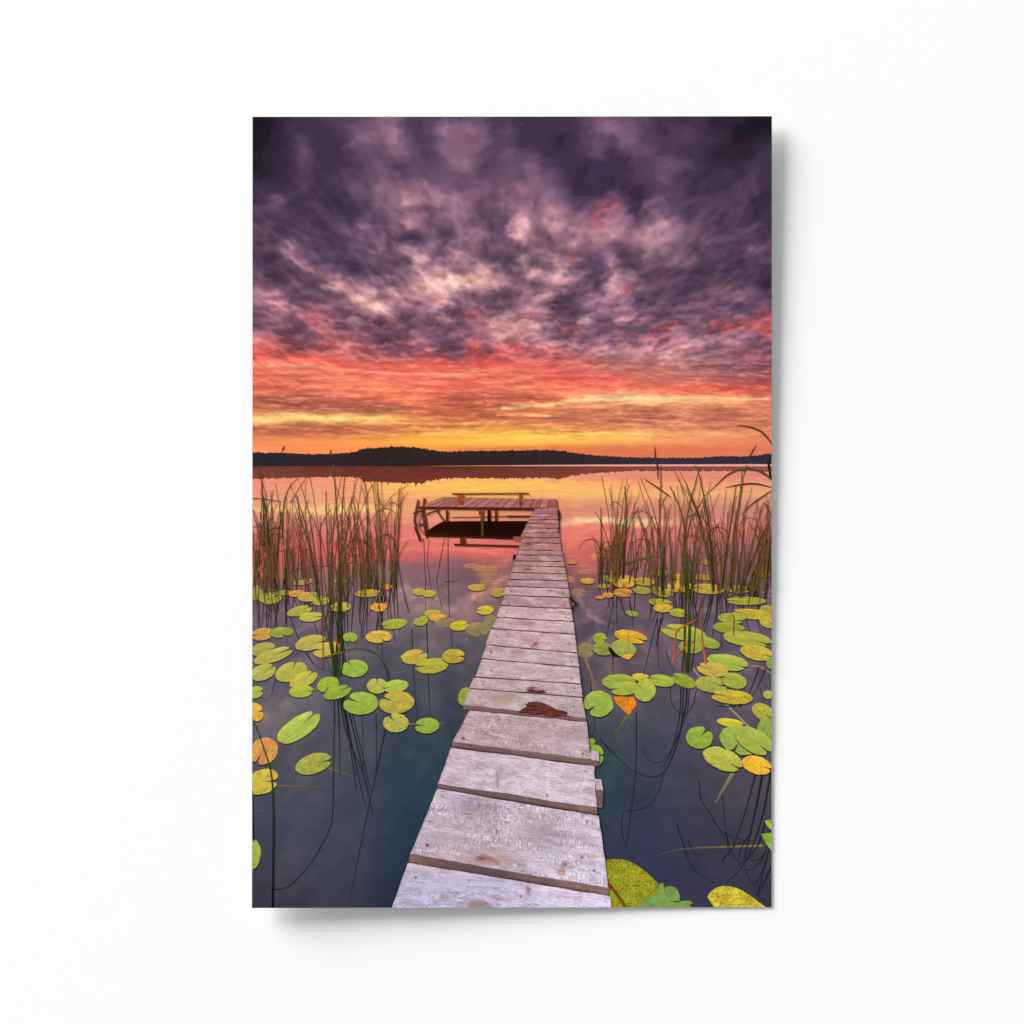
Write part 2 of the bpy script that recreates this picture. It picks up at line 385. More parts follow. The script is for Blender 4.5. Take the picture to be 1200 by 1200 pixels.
SKY_RED = [(310,405,22,9,.75),(335,400,20,8,.5),(372,375,16,9,.5),(368,362,14,6,.35),(395,398,22,10,.55),(430,408,26,8,.4),(480,402,16,10,.3),(555,405,10,10,.45),(590,408,28,9,.6),(640,412,24,8,.5),
 (549,366,5,5,.55),(676,392,6,6,.6),(669,304,6,5,.4),(712,242,13,9,.55),(735,222,5,9,.45),(702,260,10,7,.4),(732,340,10,6,.4),(784,384,14,4,.55),(765,396,10,4,.4),(785,405,12,4,.45),(850,382,22,5,.75),(875,380,16,7,.6),(898,390,8,9,.8),(845,337,12,5,.3),
 (866,413,22,4,.5),(770,330,18,8,.18),(600,385,20,8,.15),(320,345,16,6,.15)]
def cloud_depth(x, y, crisp=1.0):
    """how thick the cloud deck is: rounded puffs parted by paler gaps, in the deck's own perspective"""
    d = 600 - y
    X = (x - 610) / (690 - y); Y = 330.0 / d
    q1 = fbm(X * 5 + 1, Y * 3.4, 3, 55); q2 = fbm(X * 5 + 7, Y * 3.4 + 5, 3, 57)
    u = X * 13.5 + .35 * q1; v = Y * 10.5 + .25 * q2
    w1 = fbm(u * 1.3, v * 1.3, 3, 81); w2 = fbm(u * 1.3 + 5, v * 1.3, 3, 83)
    p = puffs(u + .16 * w1, v + .16 * w2, 5, .50) + .50 * puffs(u * 1.9 + .2 * w2 + 9, v * 1.9 + .2 * w1, 15, .48)
    soft = fbm(u * .62, v * .62, 6, 21, .54)
    lo = fbm(X * 4.4 + 11, Y * 3.0, 3, 71)
    return .02 + .74 * p * crisp + .26 * (1 - crisp) + .62 * soft + .50 * lo

def sky_tone(x, y):
    up = sstep(545, 395, y)                              # 0 at the horizon, 1 in the high cloud
    uw = sstep(475, 385, y)
    n1 = fbm(x / 52, y / 40, 4, 3, .45); n2 = fbm(x / 52 + 40, y / 40, 4, 8, .45)
    f1 = fbm(x / 15, y / 10, 4, 91); f2 = fbm(x / 17 + 9, y / 11, 4, 95)
    D = cloud_depth(x, y); D2 = cloud_depth(x, y + 2 + 3 * uw)
    lit = np.clip((D - D2) * 1.6, -1, 1)                 # undersides catch the low light
    wx = x + (13 * n1 + 4 * f1) * (0.5 + 0.5 * uw)
    wy = y + (10 * n2 + 4 * f2) * (0.10 + 0.90 * uw)
    c = grid_colour(SX, list(SKY), list(SKY.values()), wx, wy)
    s1 = fbm(x / 46 + .3 * n1, y / 4.6 + .35 * n1 + .25 * f1, 4, 61, .55)
    s2 = fbm(x / 13 + .5 * n1, y / 2.6 + .3 * n1, 3, 63, .5)
    for cx, cy, rx, ry, tone, k in SKY_DARK[-11:]:
        c = mix(c, tone, 1.6 * k * sstep(.25, .8, blob(wx, wy, cx, cy, rx * 1.25, ry * 1.25) * (.75 + .5 * D)))
    lev = np.array([32, 46, 60, 74, 88, 103, 121, 144, 172, 202.])
    T = np.array([[lev[int(q)] for q in r] for r in SKY_LEVELS])
    T = np.repeat(T[..., None], 3, -1)
    gx = 296 + 15.0 * np.arange(T.shape[1]); gy = 137 + 14.0 * np.arange(T.shape[0])
    L = sum(grid_colour(gx, gy, T, x + 7 * f1 + 3 * n1 + ox, y + 6 * f2 + 2 * n2 + oy)[..., 0] for ox, oy in ((-1.5, 0), (1.5, 0), (0, -1.5), (0, 1.5))) / 4
    L = np.maximum(L + (L - 88) * .04 + 3, 22)
    t = np.clip((L - 62) / 105, 0, 1)[..., None]
    hue = np.array((1.04, .81, 1.15)) * (1 - t) ** 2 + np.array((1.17, .815, 1.0)) * 2 * t * (1 - t) + np.array((1.19, .905, .905)) * t ** 2
    loc = c / np.maximum(c.mean(-1), 1)[..., None]
    red = sstep(1.30, 1.62, loc[..., 0])[..., None]
    rosy = (.15 + .85 * sstep(300, 405, y)) * (.55 + .45 * blob(x, y, 420, 400, 230, 90)); hue = hue + rosy[..., None] * np.array((.11, -.03, -.07)) * (.8 - .2 * t)
    hue = hue * (1 - .16 - .7 * red) + loc * (.16 + .7 * red)
    deck = sstep(436, 392, y + 16 * n1 + 8 * f1)[..., None]
    c = c * (1 - deck) + (hue * L[..., None]) * deck
    for cx, cy, rx, ry, k in SKY_RED:
        c = mix(c, np.array((1.62, .70, .68)) * (c.mean(-1)[..., None] * .55 + 58), .9 * k * blob(x + 9 * f1 + 4 * n1, y + 5 * f2, cx, cy, rx, ry) * np.clip(.9 + .7 * f1, .2, 1.3))
    for pts, w, tone, k in SKY_STROKES:
        a = np.array(pts); m = (y > a[:, 1].min() - 5 * w - 24) & (y < a[:, 1].max() + 5 * w + 24)
        if not m.any(): continue
        hi = a[:, 1].mean() < 415
        lw = line_mask(x + (wx - x) * (.9 if hi else .55), y + (wy - y) * (.9 if hi else .6), pts, w * (1.2 if hi else 1.0))
        br = np.clip(1.35 - 1.0 * D, 0.1, 1.3) if hi else np.clip(.85 + .9 * f1, 0, 1.35)
        c = mix(c, tone, k * (.30 if hi and tone[1] > 100 else .6 if hi else 1) * lw * br)
    ember = sstep(330, 385, y) * sstep(440, 410, y)
    c = mix(c, (206, 96, 92), .30 * ember * sstep(.15, .6, fbm(x / 34 + 4, y / 15, 4, 87)))
    amt = sstep(455, 408, y) * (.30 + .38 * sstep(160, 290, y))
    lum = c.mean(-1)
    c = c * (1 - (amt * .25 * sstep(.45, 1.25, D))[..., None] * np.array((1.0, 1.0, .86)))
    thin = amt * sstep(.55, .05, D)
    c = mix(c, np.minimum(255, c * np.array((1.20, 1.19, 1.17)) + np.array((24, 17, 20))), .8 * thin * sstep(50, 135, lum))
    c = c * (1 + .38 * amt * np.clip(lit, -.6, .9))[..., None]
    c = mix(c, (226, 188, 182), .34 * amt * sstep(.12, .7, lit) * sstep(70, 140, lum))
    fine = puffs((x - 610) / (690 - y) * 46 + .2 * f1, 330.0 / (600 - y) * 34 + .2 * f2, 25, .5) - .42
    c = c * (1 - .12 * (sstep(450, 405, y) * sstep(150, 260, y))[..., None] * fine[..., None])
    low = 1 - up
    band = sstep(405, 440, y) * sstep(522, 500, y)
    c = c * (1 + .03 * low * s1 + band * (.15 * s1 + .11 * s2))[..., None]
    c = mix(c, (236, 150, 118), .30 * blob(x, y, 450, 436, 260, 16)); c = mix(c, (205, 122, 108), .25 * blob(x, y, 700, 438, 120, 14))
    c = mix(c, (255, 196, 140), .34 * band * sstep(.1, .7, s1 + .4 * s2))
    c = mix(c, c * np.array((.84, .76, .80)), .34 * band * sstep(.1, .6, -s1 + .3 * f1))
    c = c * (1 + up[..., None] * (1 - deck) * np.array((.04, -.05, -.05)))
    return np.clip(c, 0, 255)

def raster(name, ya, yb, z, fn, mat, step=1.0):
    nx = int((X1 - X0) / step) + 1; ny = int((yb - ya) / step) + 1
    gx, gy = np.meshgrid(np.linspace(X0, X1, nx), np.linspace(ya, yb, ny))
    G = Geo(); G.add(place(gx, gy, z), fn(gx, gy), grid_faces(ny, nx)); return G.build(name, mat, poster)
raster('printed_sky', 137, 546, L_SKY, sky_tone, M_SKY)

# ------------------------------------------------------------------ printed lake
WX = [296, 400, 480, 560, 630, 700, 760, 830, 904]
LAKE = {
544: [(236,150,120),(236,150,118),(240,160,110),(240,160,105),(238,160,112),(235,160,130),(232,150,128),(230,148,128),(226,145,128)],
558: [(242,140,115),(245,145,112),(252,170,105),(252,175,98),(245,160,105),(236,145,112),(232,138,112),(230,136,114),(228,135,116)],
568: [(240,145,118),(243,155,118),(255,192,100),(255,196,92),(255,192,98),(252,180,108),(245,165,112),(240,160,115),(238,158,118)],
580: [(232,152,122),(238,160,120),(252,180,105),(254,188,92),(252,182,98),(250,188,108),(250,180,110),(244,172,118),(240,165,120)],
588: [(232,155,120),(238,160,118),(240,158,112),(246,165,100),(238,150,105),(232,155,112),(230,152,114),(228,150,118),(225,145,120)],
597: [(242,180,128),(255,205,125),(245,165,112),(238,145,102),(230,140,108),(215,138,112),(214,136,115),(212,134,118),(210,132,118)],
605: [(228,150,122),(232,155,120),(238,150,115),(240,150,108),(228,140,112),(224,142,116),(215,138,118),(212,132,118),(210,130,118)],
612: [(225,135,118),(222,135,118),(235,142,115),(238,142,112),(232,150,118),(252,205,150),(250,190,140),(225,140,120),(218,128,116)],
620: [(228,125,110),(225,125,112),(232,128,110),(235,125,105),(235,128,108),(230,122,102),(222,118,104),(226,115,108),(222,108,104)],
632: [(228,110,98),(226,112,104),(226,115,108),(228,115,105),(228,110,102),(234,112,98),(215,112,104),(205,112,108),(196,108,108)],
643: [(230,102,90),(224,100,95),(228,112,104),(234,108,98),(215,102,98),(205,102,96),(190,106,104),(180,106,108),(172,102,106)],
651: [(228,98,88),(210,95,92),(212,98,96),(205,92,92),(180,92,92),(206,98,92),(180,100,100),(170,104,108),(158,98,104)],
662: [(210,95,88),(175,96,98),(148,96,102),(150,92,96),(160,92,92),(176,92,90),(160,98,98),(152,98,104),(145,92,100)],
680: [(165,98,98),(140,98,104),(132,98,104),(128,92,98),(140,88,90),(140,86,90),(130,90,98),(130,92,102),(122,88,100)],
700: [(120,92,104),(118,94,106),(128,104,108),(124,98,102),(118,88,94),(108,82,94),(108,86,100),(110,86,102),(108,86,104)],
718: [(110,90,106),(114,94,106),(138,110,112),(140,106,106),(110,88,94),(96,78,94),(102,84,102),(104,86,104),(104,86,106)],
740: [(106,88,106),(104,90,104),(106,92,100),(106,90,98),(92,80,92),(84,74,92),(100,82,100),(102,84,104),(102,84,106)],
770: [(100,86,104),(94,88,102),(84,82,94),(80,78,90),(75,72,85),(92,78,92),(98,80,96),(98,80,102),(98,80,102)],
800: [(92,84,104),(86,82,100),(72,74,90),(64,66,80),(60,60,76),(80,74,92),(88,78,98),(90,78,100),(90,76,100)],
840: [(96,86,106),(80,78,100),(62,68,88),(54,60,78),(52,58,74),(66,70,90),(76,74,98),(82,74,98),(84,74,100)],
880: [(86,78,102),(74,74,98),(50,66,90),(42,58,78),(44,58,74),(46,64,82),(66,68,96),(76,70,96),(80,72,98)],
920: [(76,74,100),(66,70,96),(44,62,90),(36,56,80),(36,58,76),(42,66,84),(58,62,92),(70,66,92),(78,68,92)],
960: [(66,68,96),(62,66,94),(40,58,88),(34,52,80),(36,54,76),(42,58,84),(54,58,92),(62,60,88),(66,60,86)],
1000:[(64,64,92),(62,64,92),(38,54,86),(32,48,78),(36,50,76),(46,52,84),(50,54,92),(56,54,86),(62,56,82)],
1063:[(56,52,74),(54,54,80),(30,44,76),(28,40,72),(34,44,74),(46,48,82),(52,50,90),(54,50,86),(54,48,76)],
}
LAKE_STROKES = [
 ([(480,622),(540,640),(620,645),(700,628)], 13, (242,124,98), .5), ([(560,672),(592,660),(600,650)], 6, (232,120,104), .45), ([(672,650),(690,662)], 7, (222,108,98), .5), ([(300,640),(360,648),(430,652)], 8, (232,106,92), .4),
 ([(470,632),(500,628),(560,633)], 1.6, (250,150,122), .5), ([(660,630),(700,634),(730,640)], 1.8, (246,140,116), .5),
 ([(450,702),(462,692),(480,688)], 4, (176,135,132), .5), ([(425,715),(440,708),(462,706)], 5, (150,118,120), .4),
 ([(480,712),(500,716),(515,722)], 5, (165,126,124), .5), ([(520,718),(535,714),(548,718)], 7, (168,128,124), .55),
 ([(560,700),(580,682),(592,678)], 6, (215,130,115), .6), ([(470,702),(500,704),(510,700)], 5, (150,118,118), .45),
 ([(500,742),(515,748),(525,744)], 4, (120,95,98), .5), ([(296,843),(318,832),(335,826)], 8, (125,110,122), .4),
 ([(680,700),(692,716),(704,726),(712,735)], 3, (150,122,120), .6), ([(704,726),(698,742),(694,752)], 3, (125,102,108), .5),
 ([(672,608),(690,612),(725,611),(765,609)], 2.4, (255,215,160), .7), ([(675,625),(700,620),(720,628)], 4, (240,140,112), .5),
 ([(470,646),(500,641),(540,645),(580,647)], 2, (250,135,112), .6), ([(470,612),(500,610),(540,613)], 1.5, (252,165,125), .5),
 ([(355,603),(400,600),(440,594),(465,596)], 2.5, (255,215,120), .6), ([(665,640),(690,637),(712,645)], 4, (238,120,104), .5),
 ([(700,800),(712,785),(720,790)], 8, (112,88,92), .4), ([(400,1000),(360,1020),(340,1040)], 12, (66,66,92), .4),
 ([(820,900),(850,915),(880,930)], 12, (84,72,96), .4), ([(360,940),(400,925),(430,930)], 14, (74,74,104), .35),
 ([(560,590),(600,592),(640,594)], 1.5, (235,145,95), .4), ([(480,577),(560,578),(640,576),(720,581)], 1.3, (240,160,100), .35),
]
def lake_tone(x, y):
    near = sstep(560, 720, y)
    n1 = fbm(x / 60, y / 22, 4, 103); n2 = fbm(x / 40, y / 26, 4, 107); n3 = fbm(x / 16, y / (3 + 9 * near), 4, 109)
    wx = x + 16 * n1; wy = y + (2 + 8 * near) * n2 + 1.2 * n3
    c = grid_colour(WX, list(LAKE), list(LAKE.values()), wx, wy)
    for pts, w, tone, k in LAKE_STROKES:
        a = np.array(pts); m = (y > a[:, 1].min() - 4 * w - 12) & (y < a[:, 1].max() + 4 * w + 12)
        if m.any(): c = mix(c, tone, k * line_mask(x + 7 * n1 + 3 * n3, y + (1 + 5 * near) * n2 + n3, pts, w) * np.clip(.9 + .9 * n3, 0, 1.3))
    c = c * (1 + (.05 - .02 * near) * n3 + .05 * near * n1)[..., None]
    ripple = fbm(x / 22, y / 1.6, 3, 111) * (1 - near)
    c = c * (1 + .06 * ripple)[..., None]
    Dm = cloud_depth(x + 5 * n1, np.maximum(545 - (y - 545) * .62 + 2.5 * n3, 150), .25)      # the deck mirrored in still water
    mid = sstep(650, 695, y) * (1 - .55 * sstep(760, 1000, y))
    c = mix(c, np.minimum(255, c * np.array((1.28, 1.22, 1.14)) + np.array((14, 9, 8))), .62 * mid * sstep(.45, -.25, Dm)); c = mix(c, c * np.array((.80, .82, .86)), .5 * mid * sstep(.35, 1.0, Dm))
    deep = sstep(720, 900, y); c = c * (1 + deep[..., None] * np.array((.02, .04, -.085)))
    pale = np.exp(-((y - 545.6 + (x - 600) * .0012) / .75) ** 2) * sstep(590, 610, x)
    c = mix(c, (240, 175, 155), .9 * pale)
    g = c.mean(-1)[..., None]; c = g + (c - g) * (.97 - .11 * near[..., None])
    return np.clip(c, 0, 255)
raster('printed_lake', 543.5, 1063, L_LAKE, lake_tone, M_LAKE)

# ------------------------------------------------------------------ far shore and its mirror image
def ribbon(name, top, bot, z, colfn, mat, tree_top=0.0, tree_bot=0.0, seed=0):
    x = np.linspace(X0, X1, 1217)
    tx, ty = np.array(top).T; bx, by = np.array(bot).T
    def trees(k): return k * (.75 * fbm(x / 2.0, x * 0 + seed, 3, seed, .7) + .8 * fbm(x / 7, x * 0 + 3, 3, seed + 1) + .4 + 2.2 * sstep(.15, .75, perlin(x / 1.7, x * 0 + 8.3, seed + 4)) * (.35 + .65 * blob(x, x * 0, 460, 0, 55, 9)))
    a = np.interp(x, tx, ty) - trees(tree_top); b = np.interp(x, bx, by) + trees(tree_bot)
    v = np.linspace(0, 1, 14)[:, None]; X = np.broadcast_to(x, (14, x.size)); Y = a * (1 - v) + b * v
    G = Geo(); G.add(place(X, Y, z), colfn(X, Y, v + 0 * X), grid_faces(14, x.size)); return G.build(name, mat, poster)
def shore_tone(X, Y, v):
    c = grid_colour([296, 380, 450, 520, 640, 760, 904], [524, 534, 546],
        [[(58,44,44),(62,42,38),(56,40,38),(66,44,38),(62,44,40),(70,50,54),(62,48,58)],
         [(48,42,52),(56,44,46),(50,40,42),(56,42,42),(54,42,46),(62,50,64),(54,48,66)],
         [(50,44,58),(54,42,48),(54,40,40),(60,38,34),(56,42,44),(62,50,66),(58,52,72)]], X, Y)
    return c * .90 * (1 + .16 * fbm(X / 4.2, Y / 2.6, 3, 203))[..., None]
ribbon('printed_forest',
   [(296,530.8),(330,531.3),(360,532.8),(385,532.5),(408,531.5),(419,529.4),(423,526.9),(440,525.6),(460,524.0),(490,525.0),(503,527.6),(520,530),(545,529.2),(600,528.6),(640,528),(655,528.6),(675,531.6),(700,534.6),(740,536.6),(780,537.2),(820,537),(845,535),(870,535.6),(890,534.2),(897,532.2),(904,532.6)],
   [(296,546.5),(480,546.2),(600,545.2),(700,544.4),(904,543.8)], L_SHORE + 30 * UM, shore_tone, M_SHORE, 1.25, 0, 301)
def mirror_tone(X, Y, v):
    c = grid_colour([296, 420, 520, 650, 760, 904], [545, 552, 566],
        [[(112,62,54),(112,56,46),(104,50,40),(122,60,52),(150,84,78),(150,92,88)],
         [(130,70,60),(124,60,50),(122,56,46),(136,66,56),(150,80,74),(150,88,84)],
         [(150,76,62),(126,60,50),(134,62,50),(146,70,58),(165,92,84),(165,100,92)]], X, Y)
    return c * .90 * (1 + .12 * fbm(X / 20, Y / 1.3, 3, 213))[..., None]
ribbon('printed_forest_reflection',
   [(296,546.4),(480,546.2),(600,546.2),(700,546.4),(904,546.6)],
   [(296,560.5),(330,559.5),(350,559),(400,558),(420,559),(425,562.5),(450,565),(490,565.5),(505,563),(515,560.5),(530,559.5),(600,560),(640,559),(655,560.5),(672,556.5),(700,553.5),(740,551.2),(820,551),(904,552)],
   L_SHORE, mirror_tone, M_SHORE, 0, 1.6, 302)

# ------------------------------------------------------------------ under-water stems and mirrored reeds
rnd = random.Random(11)
for i, (pts, w0, w1, c0, c1) in enumerate([
   ([(894,991),(860,992),(810,994),(785,998),(764,1004)], 3, 1.2, (150,130,48), (74,72,80)),
   ([(859,905),(848,924),(838,941)], 5, 2, (140,142,84), (120,102,92)), ([(737,836),(724,856),(713,877)], 4.5, 1.5, (110,112,56), (70,76,64)),
   ([(686,772),(692,788),(699,805)], 2, 1.2, (168,140,70), (120,108,76)), ([(850,824),(864,838),(878,852)], 2.8, 2, (160,132,120), (176,150,140)),
   ([(812,783),(824,798)], 2.2, 2, (170,150,140), (160,140,130)), ([(318,920),(350,920.5),(392,921)], 1.4, .8, (150,110,60), (100,84,84)),
   ([(384,899),(400,904),(420,911)], 1.8, .8, (150,112,70), (92,82,92)), ([(478,848),(490,848)], 1.6, 1.4, (140,120,84), (140,120,84)),
   ([(510,847.5),(522,847)], 1.4, .8, (150,120,84), (110,100,94)), ([(296,948),(315,951),(333,956)], 1.2, .8, (104,88,92), (84,80,98)),
   ([(326,925),(336,950),(350,970)], 1.2, .8, (96,92,96), (80,80,98)), ([(352,865),(358,880),(360,898)], 1.2, .8, (96,90,104), (84,80,98)),
   ([(547,747),(545,758)], 1.8, 1.2, (160,120,90), (120,100,90)), ([(460,790),(480,785),(500,780)], .8, .7, (120,112,108), (110,104,100)),
   ([(735,838),(738,858),(739,872)], .9, .7, (120,100,90), (90,84,90)), ([(740,777),(755,776),(760,770)], 1, .7, (150,120,100), (120,100,96)),
   ([(880,780),(890,781),(904,789)], 1.3, 1.2, (170,140,120), (180,150,130)), ([(850,699),(868,690),(884,690),(904,699)], 1, 1, (180,120,90), (190,130,110)),
   ([(660,985),(700,1008),(712,1020)], 1, 1, (60,60,80), (60,60,80)), ([(318,1005),(330,1030)], .8, .6, (76,80,92), (66,70,88))]):
    g = Geo(); stroke(g, pts, w0, w1, c0, c1, L_STEM + i * 2 * UM); g.build('printed_stem', M_REED, poster)

# ------------------------------------------------------------------ lily pads
# centre, half axes, turn, tone, notch angle, flags (o orange patches, s dark specks, u under water)
PADS = [
 (301,695,8,9,0,(124,142,50),80,''),(332.7,694.4,9.5,3,-6,(138,148,44),200,''),(317,700.8,13.7,6.8,-4,(138,152,44),330,''),(347.6,695.2,10.3,4,-6,(240,132,52),20,'o'),
 (356.7,682,13,3,-10,(170,140,66),0,''),(362,699,13,5.6,-6,(188,160,64),10,'o'),(376,703.7,10,5.7,-4,(165,168,46),300,''),(399,681.3,8.4,2.8,0,(152,166,48),60,''),
 (351.3,715.7,15,5.6,-14,(156,172,54),340,''),(364.8,722.8,13.9,5.5,-5,(166,182,58),5,''),(399.6,711,11.7,5.8,-4,(176,166,48),170,'o'),(430.9,695,14.9,4.5,-3,(196,156,38),10,''),
 (444,711.5,10,5,0,(215,150,36),20,'o'),(452.5,688,7.3,3.3,-12,(242,122,32),180,'o'),(308,743,14,7,-8,(204,158,62),180,'os'),(330,740.8,14,6.3,-6,(134,160,46),70,''),
 (308.5,760.5,15,7.5,-12,(168,180,64),20,''),(320.7,768,24,7.5,-18,(176,178,62),350,''),(308.5,787.5,16,9,-20,(166,178,66),340,''),(364,753,18,8.7,-14,(174,182,62),20,''),
 (383.5,761,17,8.7,-12,(176,180,58),200,''),(410.5,746.7,8.6,5.6,0,(154,186,42),95,''),(444,746,15.4,7.3,-2,(216,178,62),60,'os'),(341.5,787,19,11.3,-18,(172,182,58),300,''),
 (356,796.4,17.5,8.2,-25,(178,188,52),330,''),(353.3,810,14.6,7,-5,(154,190,48),10,''),(384.7,802,13,9,-15,(142,190,34),110,''),(396,811,17,7.2,-18,(148,192,42),340,''),
 (415.3,783,16,10.3,-3,(148,196,52),240,''),(442,803.5,12,9.3,0,(172,182,62),270,''),(464,804,15,7.6,-8,(154,190,52),175,''),(423.2,824,20.5,13.3,-3,(150,198,52),215,''),
 (465,823,21,13,-4,(178,182,58),215,'o'),(464,846.8,15,11.3,0,(170,190,62),235,'s'),(500.4,850,14.6,9.2,-4,(130,182,38),190,''),(350.7,852,29,12.3,-33,(154,192,62),340,''),
 (367.7,894.5,22,11.5,-17,(164,186,64),10,'s'),(300,834,9,11,-20,(232,180,54),10,'o'),(309,880,18,15,-32,(226,146,76),150,'os'),(308,915.5,20,14,-22,(216,192,62),25,'os'),
 (296,1001,10,18,8,(152,182,54),90,''),(300,811,9.5,7,-20,(154,186,48),10,''),
 (491,693.5,8,4,0,(184,166,42),0,''),(503,695.5,8,4.2,-3,(196,172,46),190,''),(462,731,15.3,5.8,-7,(140,166,34),170,''),(507.5,719,11,4.8,0,(170,166,38),350,''),
 (513,723.5,10,4.5,-4,(222,152,62),20,'o'),(522,729.5,13,5.5,-4,(148,132,60),10,'us'),(493.5,727.5,8.8,5.5,-15,(150,172,38),260,''),(575,728,8,8,-10,(152,136,62),0,'us'),
 (538.6,733,11.5,5.8,-8,(202,178,28),350,''),(560,737.5,14,8.6,0,(162,146,64),70,'us'),(568.6,715,10.5,5.2,-4,(192,176,34),190,'s'),(485.7,769.5,15.7,8.5,-8,(196,172,52),330,'s'),
 (505.6,780,19.7,9,-5,(190,176,48),185,'s'),(531.7,768.7,13.7,8.4,-4,(192,172,42),10,'os'),
 (551.7,663,9,3,0,(192,136,72),0,'u'),(563,665.7,10,4,0,(200,138,62),180,'u'),(576,666.5,9,3.6,4,(190,126,68),0,'u'),(575,675,10,3.6,0,(190,132,64),0,'u'),
 (570,682.5,8,4,0,(186,136,62),10,'u'),(559,688.3,11,4,0,(202,152,58),350,''),(584,694,9.5,5.5,-6,(186,146,48),0,''),(593,657.5,8,2.5,0,(182,112,78),0,'u'),
 (545,816,8,11,20,(132,162,44),0,''),
 # right of the walkway
 (698,652.7,7,4,0,(206,132,56),0,'u'),(670.7,658.7,6,2.5,0,(216,112,64),0,'o'),(828.7,658.7,7,3.5,0,(190,150,64),0,''),(685,670,9,3,0,(186,122,54),0,'u'),
 (668,679,6,4,0,(190,122,62),0,'u'),(773.5,671.5,10,3.5,2,(182,142,40),0,'o'),(895,673,10,3.5,0,(170,160,38),0,'o'),(716,678,10,4,3,(160,152,38),180,''),
 (688.7,680.7,9,3.5,2,(192,152,34),0,''),(796,676,9,3.5,8,(206,142,44),0,'o'),(823,676.5,12.5,3.4,4,(182,142,58),0,'o'),(731.3,681.5,14,7.4,2,(196,148,44),90,'o'),
 (755,681.5,12.5,4.8,4,(166,152,38),170,'o'),(708,686.8,7.3,2.5,0,(160,136,38),0,''),(796,687,14.5,7.4,0,(192,148,48),90,'o'),(830,690,20,6,3,(168,152,38),190,'o'),
 (865,690.5,13.5,4.6,2,(150,152,34),0,'o'),(752,691.7,10.5,4.4,8,(150,156,38),200,''),(730,694.4,11.3,5.2,2,(192,124,52),20,'o'),(678.7,694.4,9.3,5,6,(176,122,64),0,'u'),
 (776,694,13.6,5.3,15,(150,156,38),30,''),(712.5,697,7,3.2,0,(222,114,54),0,'o'),(703,700,5.6,2,0,(226,114,54),0,'o'),(874,704,23.7,4.8,1,(146,158,30),180,''),
 (774,706,14,4.5,6,(186,168,30),0,''),(777,712.5,11.7,4.8,2,(196,158,38),20,'o'),(899,714,9,4.7,6,(146,166,40),0,''),(795,718,10.3,5,6,(166,182,34),20,''),
 (741,719,8.3,3.2,12,(136,156,44),0,''),(881,719.5,25,6,6,(188,166,40),190,'os'),(857,724.7,16,6,5,(136,162,40),20,''),(899,729,9.5,6.5,20,(180,168,46),0,'o'),
 (853.8,735.7,19,6.4,5,(126,158,34),20,''),(739,746,19.5,7.4,11,(248,184,24),15,'os'),(800.5,741,26.5,9,9,(146,168,46),200,''),(703,748,8,6.4,-5,(166,186,34),30,''),
 (829.5,752.6,14.5,6.2,18,(140,172,40),200,''),(876,748.7,28.5,8.8,8,(152,174,48),20,''),(809.5,758,14,8,3,(140,172,46),280,''),(686,762,10.5,9,5,(166,134,56),0,'us'),
 (707,760.5,13,7.4,7,(130,156,54),20,''),(731,760,15,9.6,18,(140,166,62),60,''),(887,764.8,20,8.6,12,(206,184,44),10,'os'),
 (852.7,776,24.5,9.3,9,(160,188,50),20,''),(834.7,784.7,18.5,8,9,(182,180,62),200,'o'),(903,777,5,7,0,(146,176,50),0,''),
 (801,797.5,16,7.2,22,(134,168,32),190,''),(751,793.5,10.5,4.6,6,(226,198,36),0,'s'),(725,799,19.5,9.3,0,(140,178,46),60,''),(775,797.4,15.5,7,9,(156,188,46),190,''),(834,802,19.5,9.5,6,(150,178,56),0,'s'),
 (860,797.5,15.7,9,14,(150,182,50),190,''),(732,806.5,17.5,8,-4,(150,182,50),180,''),(755.5,809,13,13,20,(146,182,46),200,''),(857.5,816.5,24.5,8.4,5,(198,184,44),190,'os'),(900,814,6,5,0,(172,182,50),0,''),
 (701,824.5,17.5,15.4,0,(140,182,50),140,''),(894,834.5,14,9.4,32,(186,192,46),10,'s'),(819.5,864,15.6,13,6,(146,192,46),305,''),
 (856,847,16.5,5,9,(206,208,26),0,''),(899,856,12,15,0,(140,180,54),90,''),(867,867.5,24.5,16.5,16,(150,186,58),100,''),(884,868,25,13.5,28,(156,192,62),20,''),
 (693,871,5,6,0,(124,168,36),0,''),(699,885,8.6,12,0,(122,168,36),0,''),(847,889.5,24.5,12.4,22,(172,192,54),15,'s'),(887,896.5,18,10.5,16,(248,184,34),0,'os'),
]
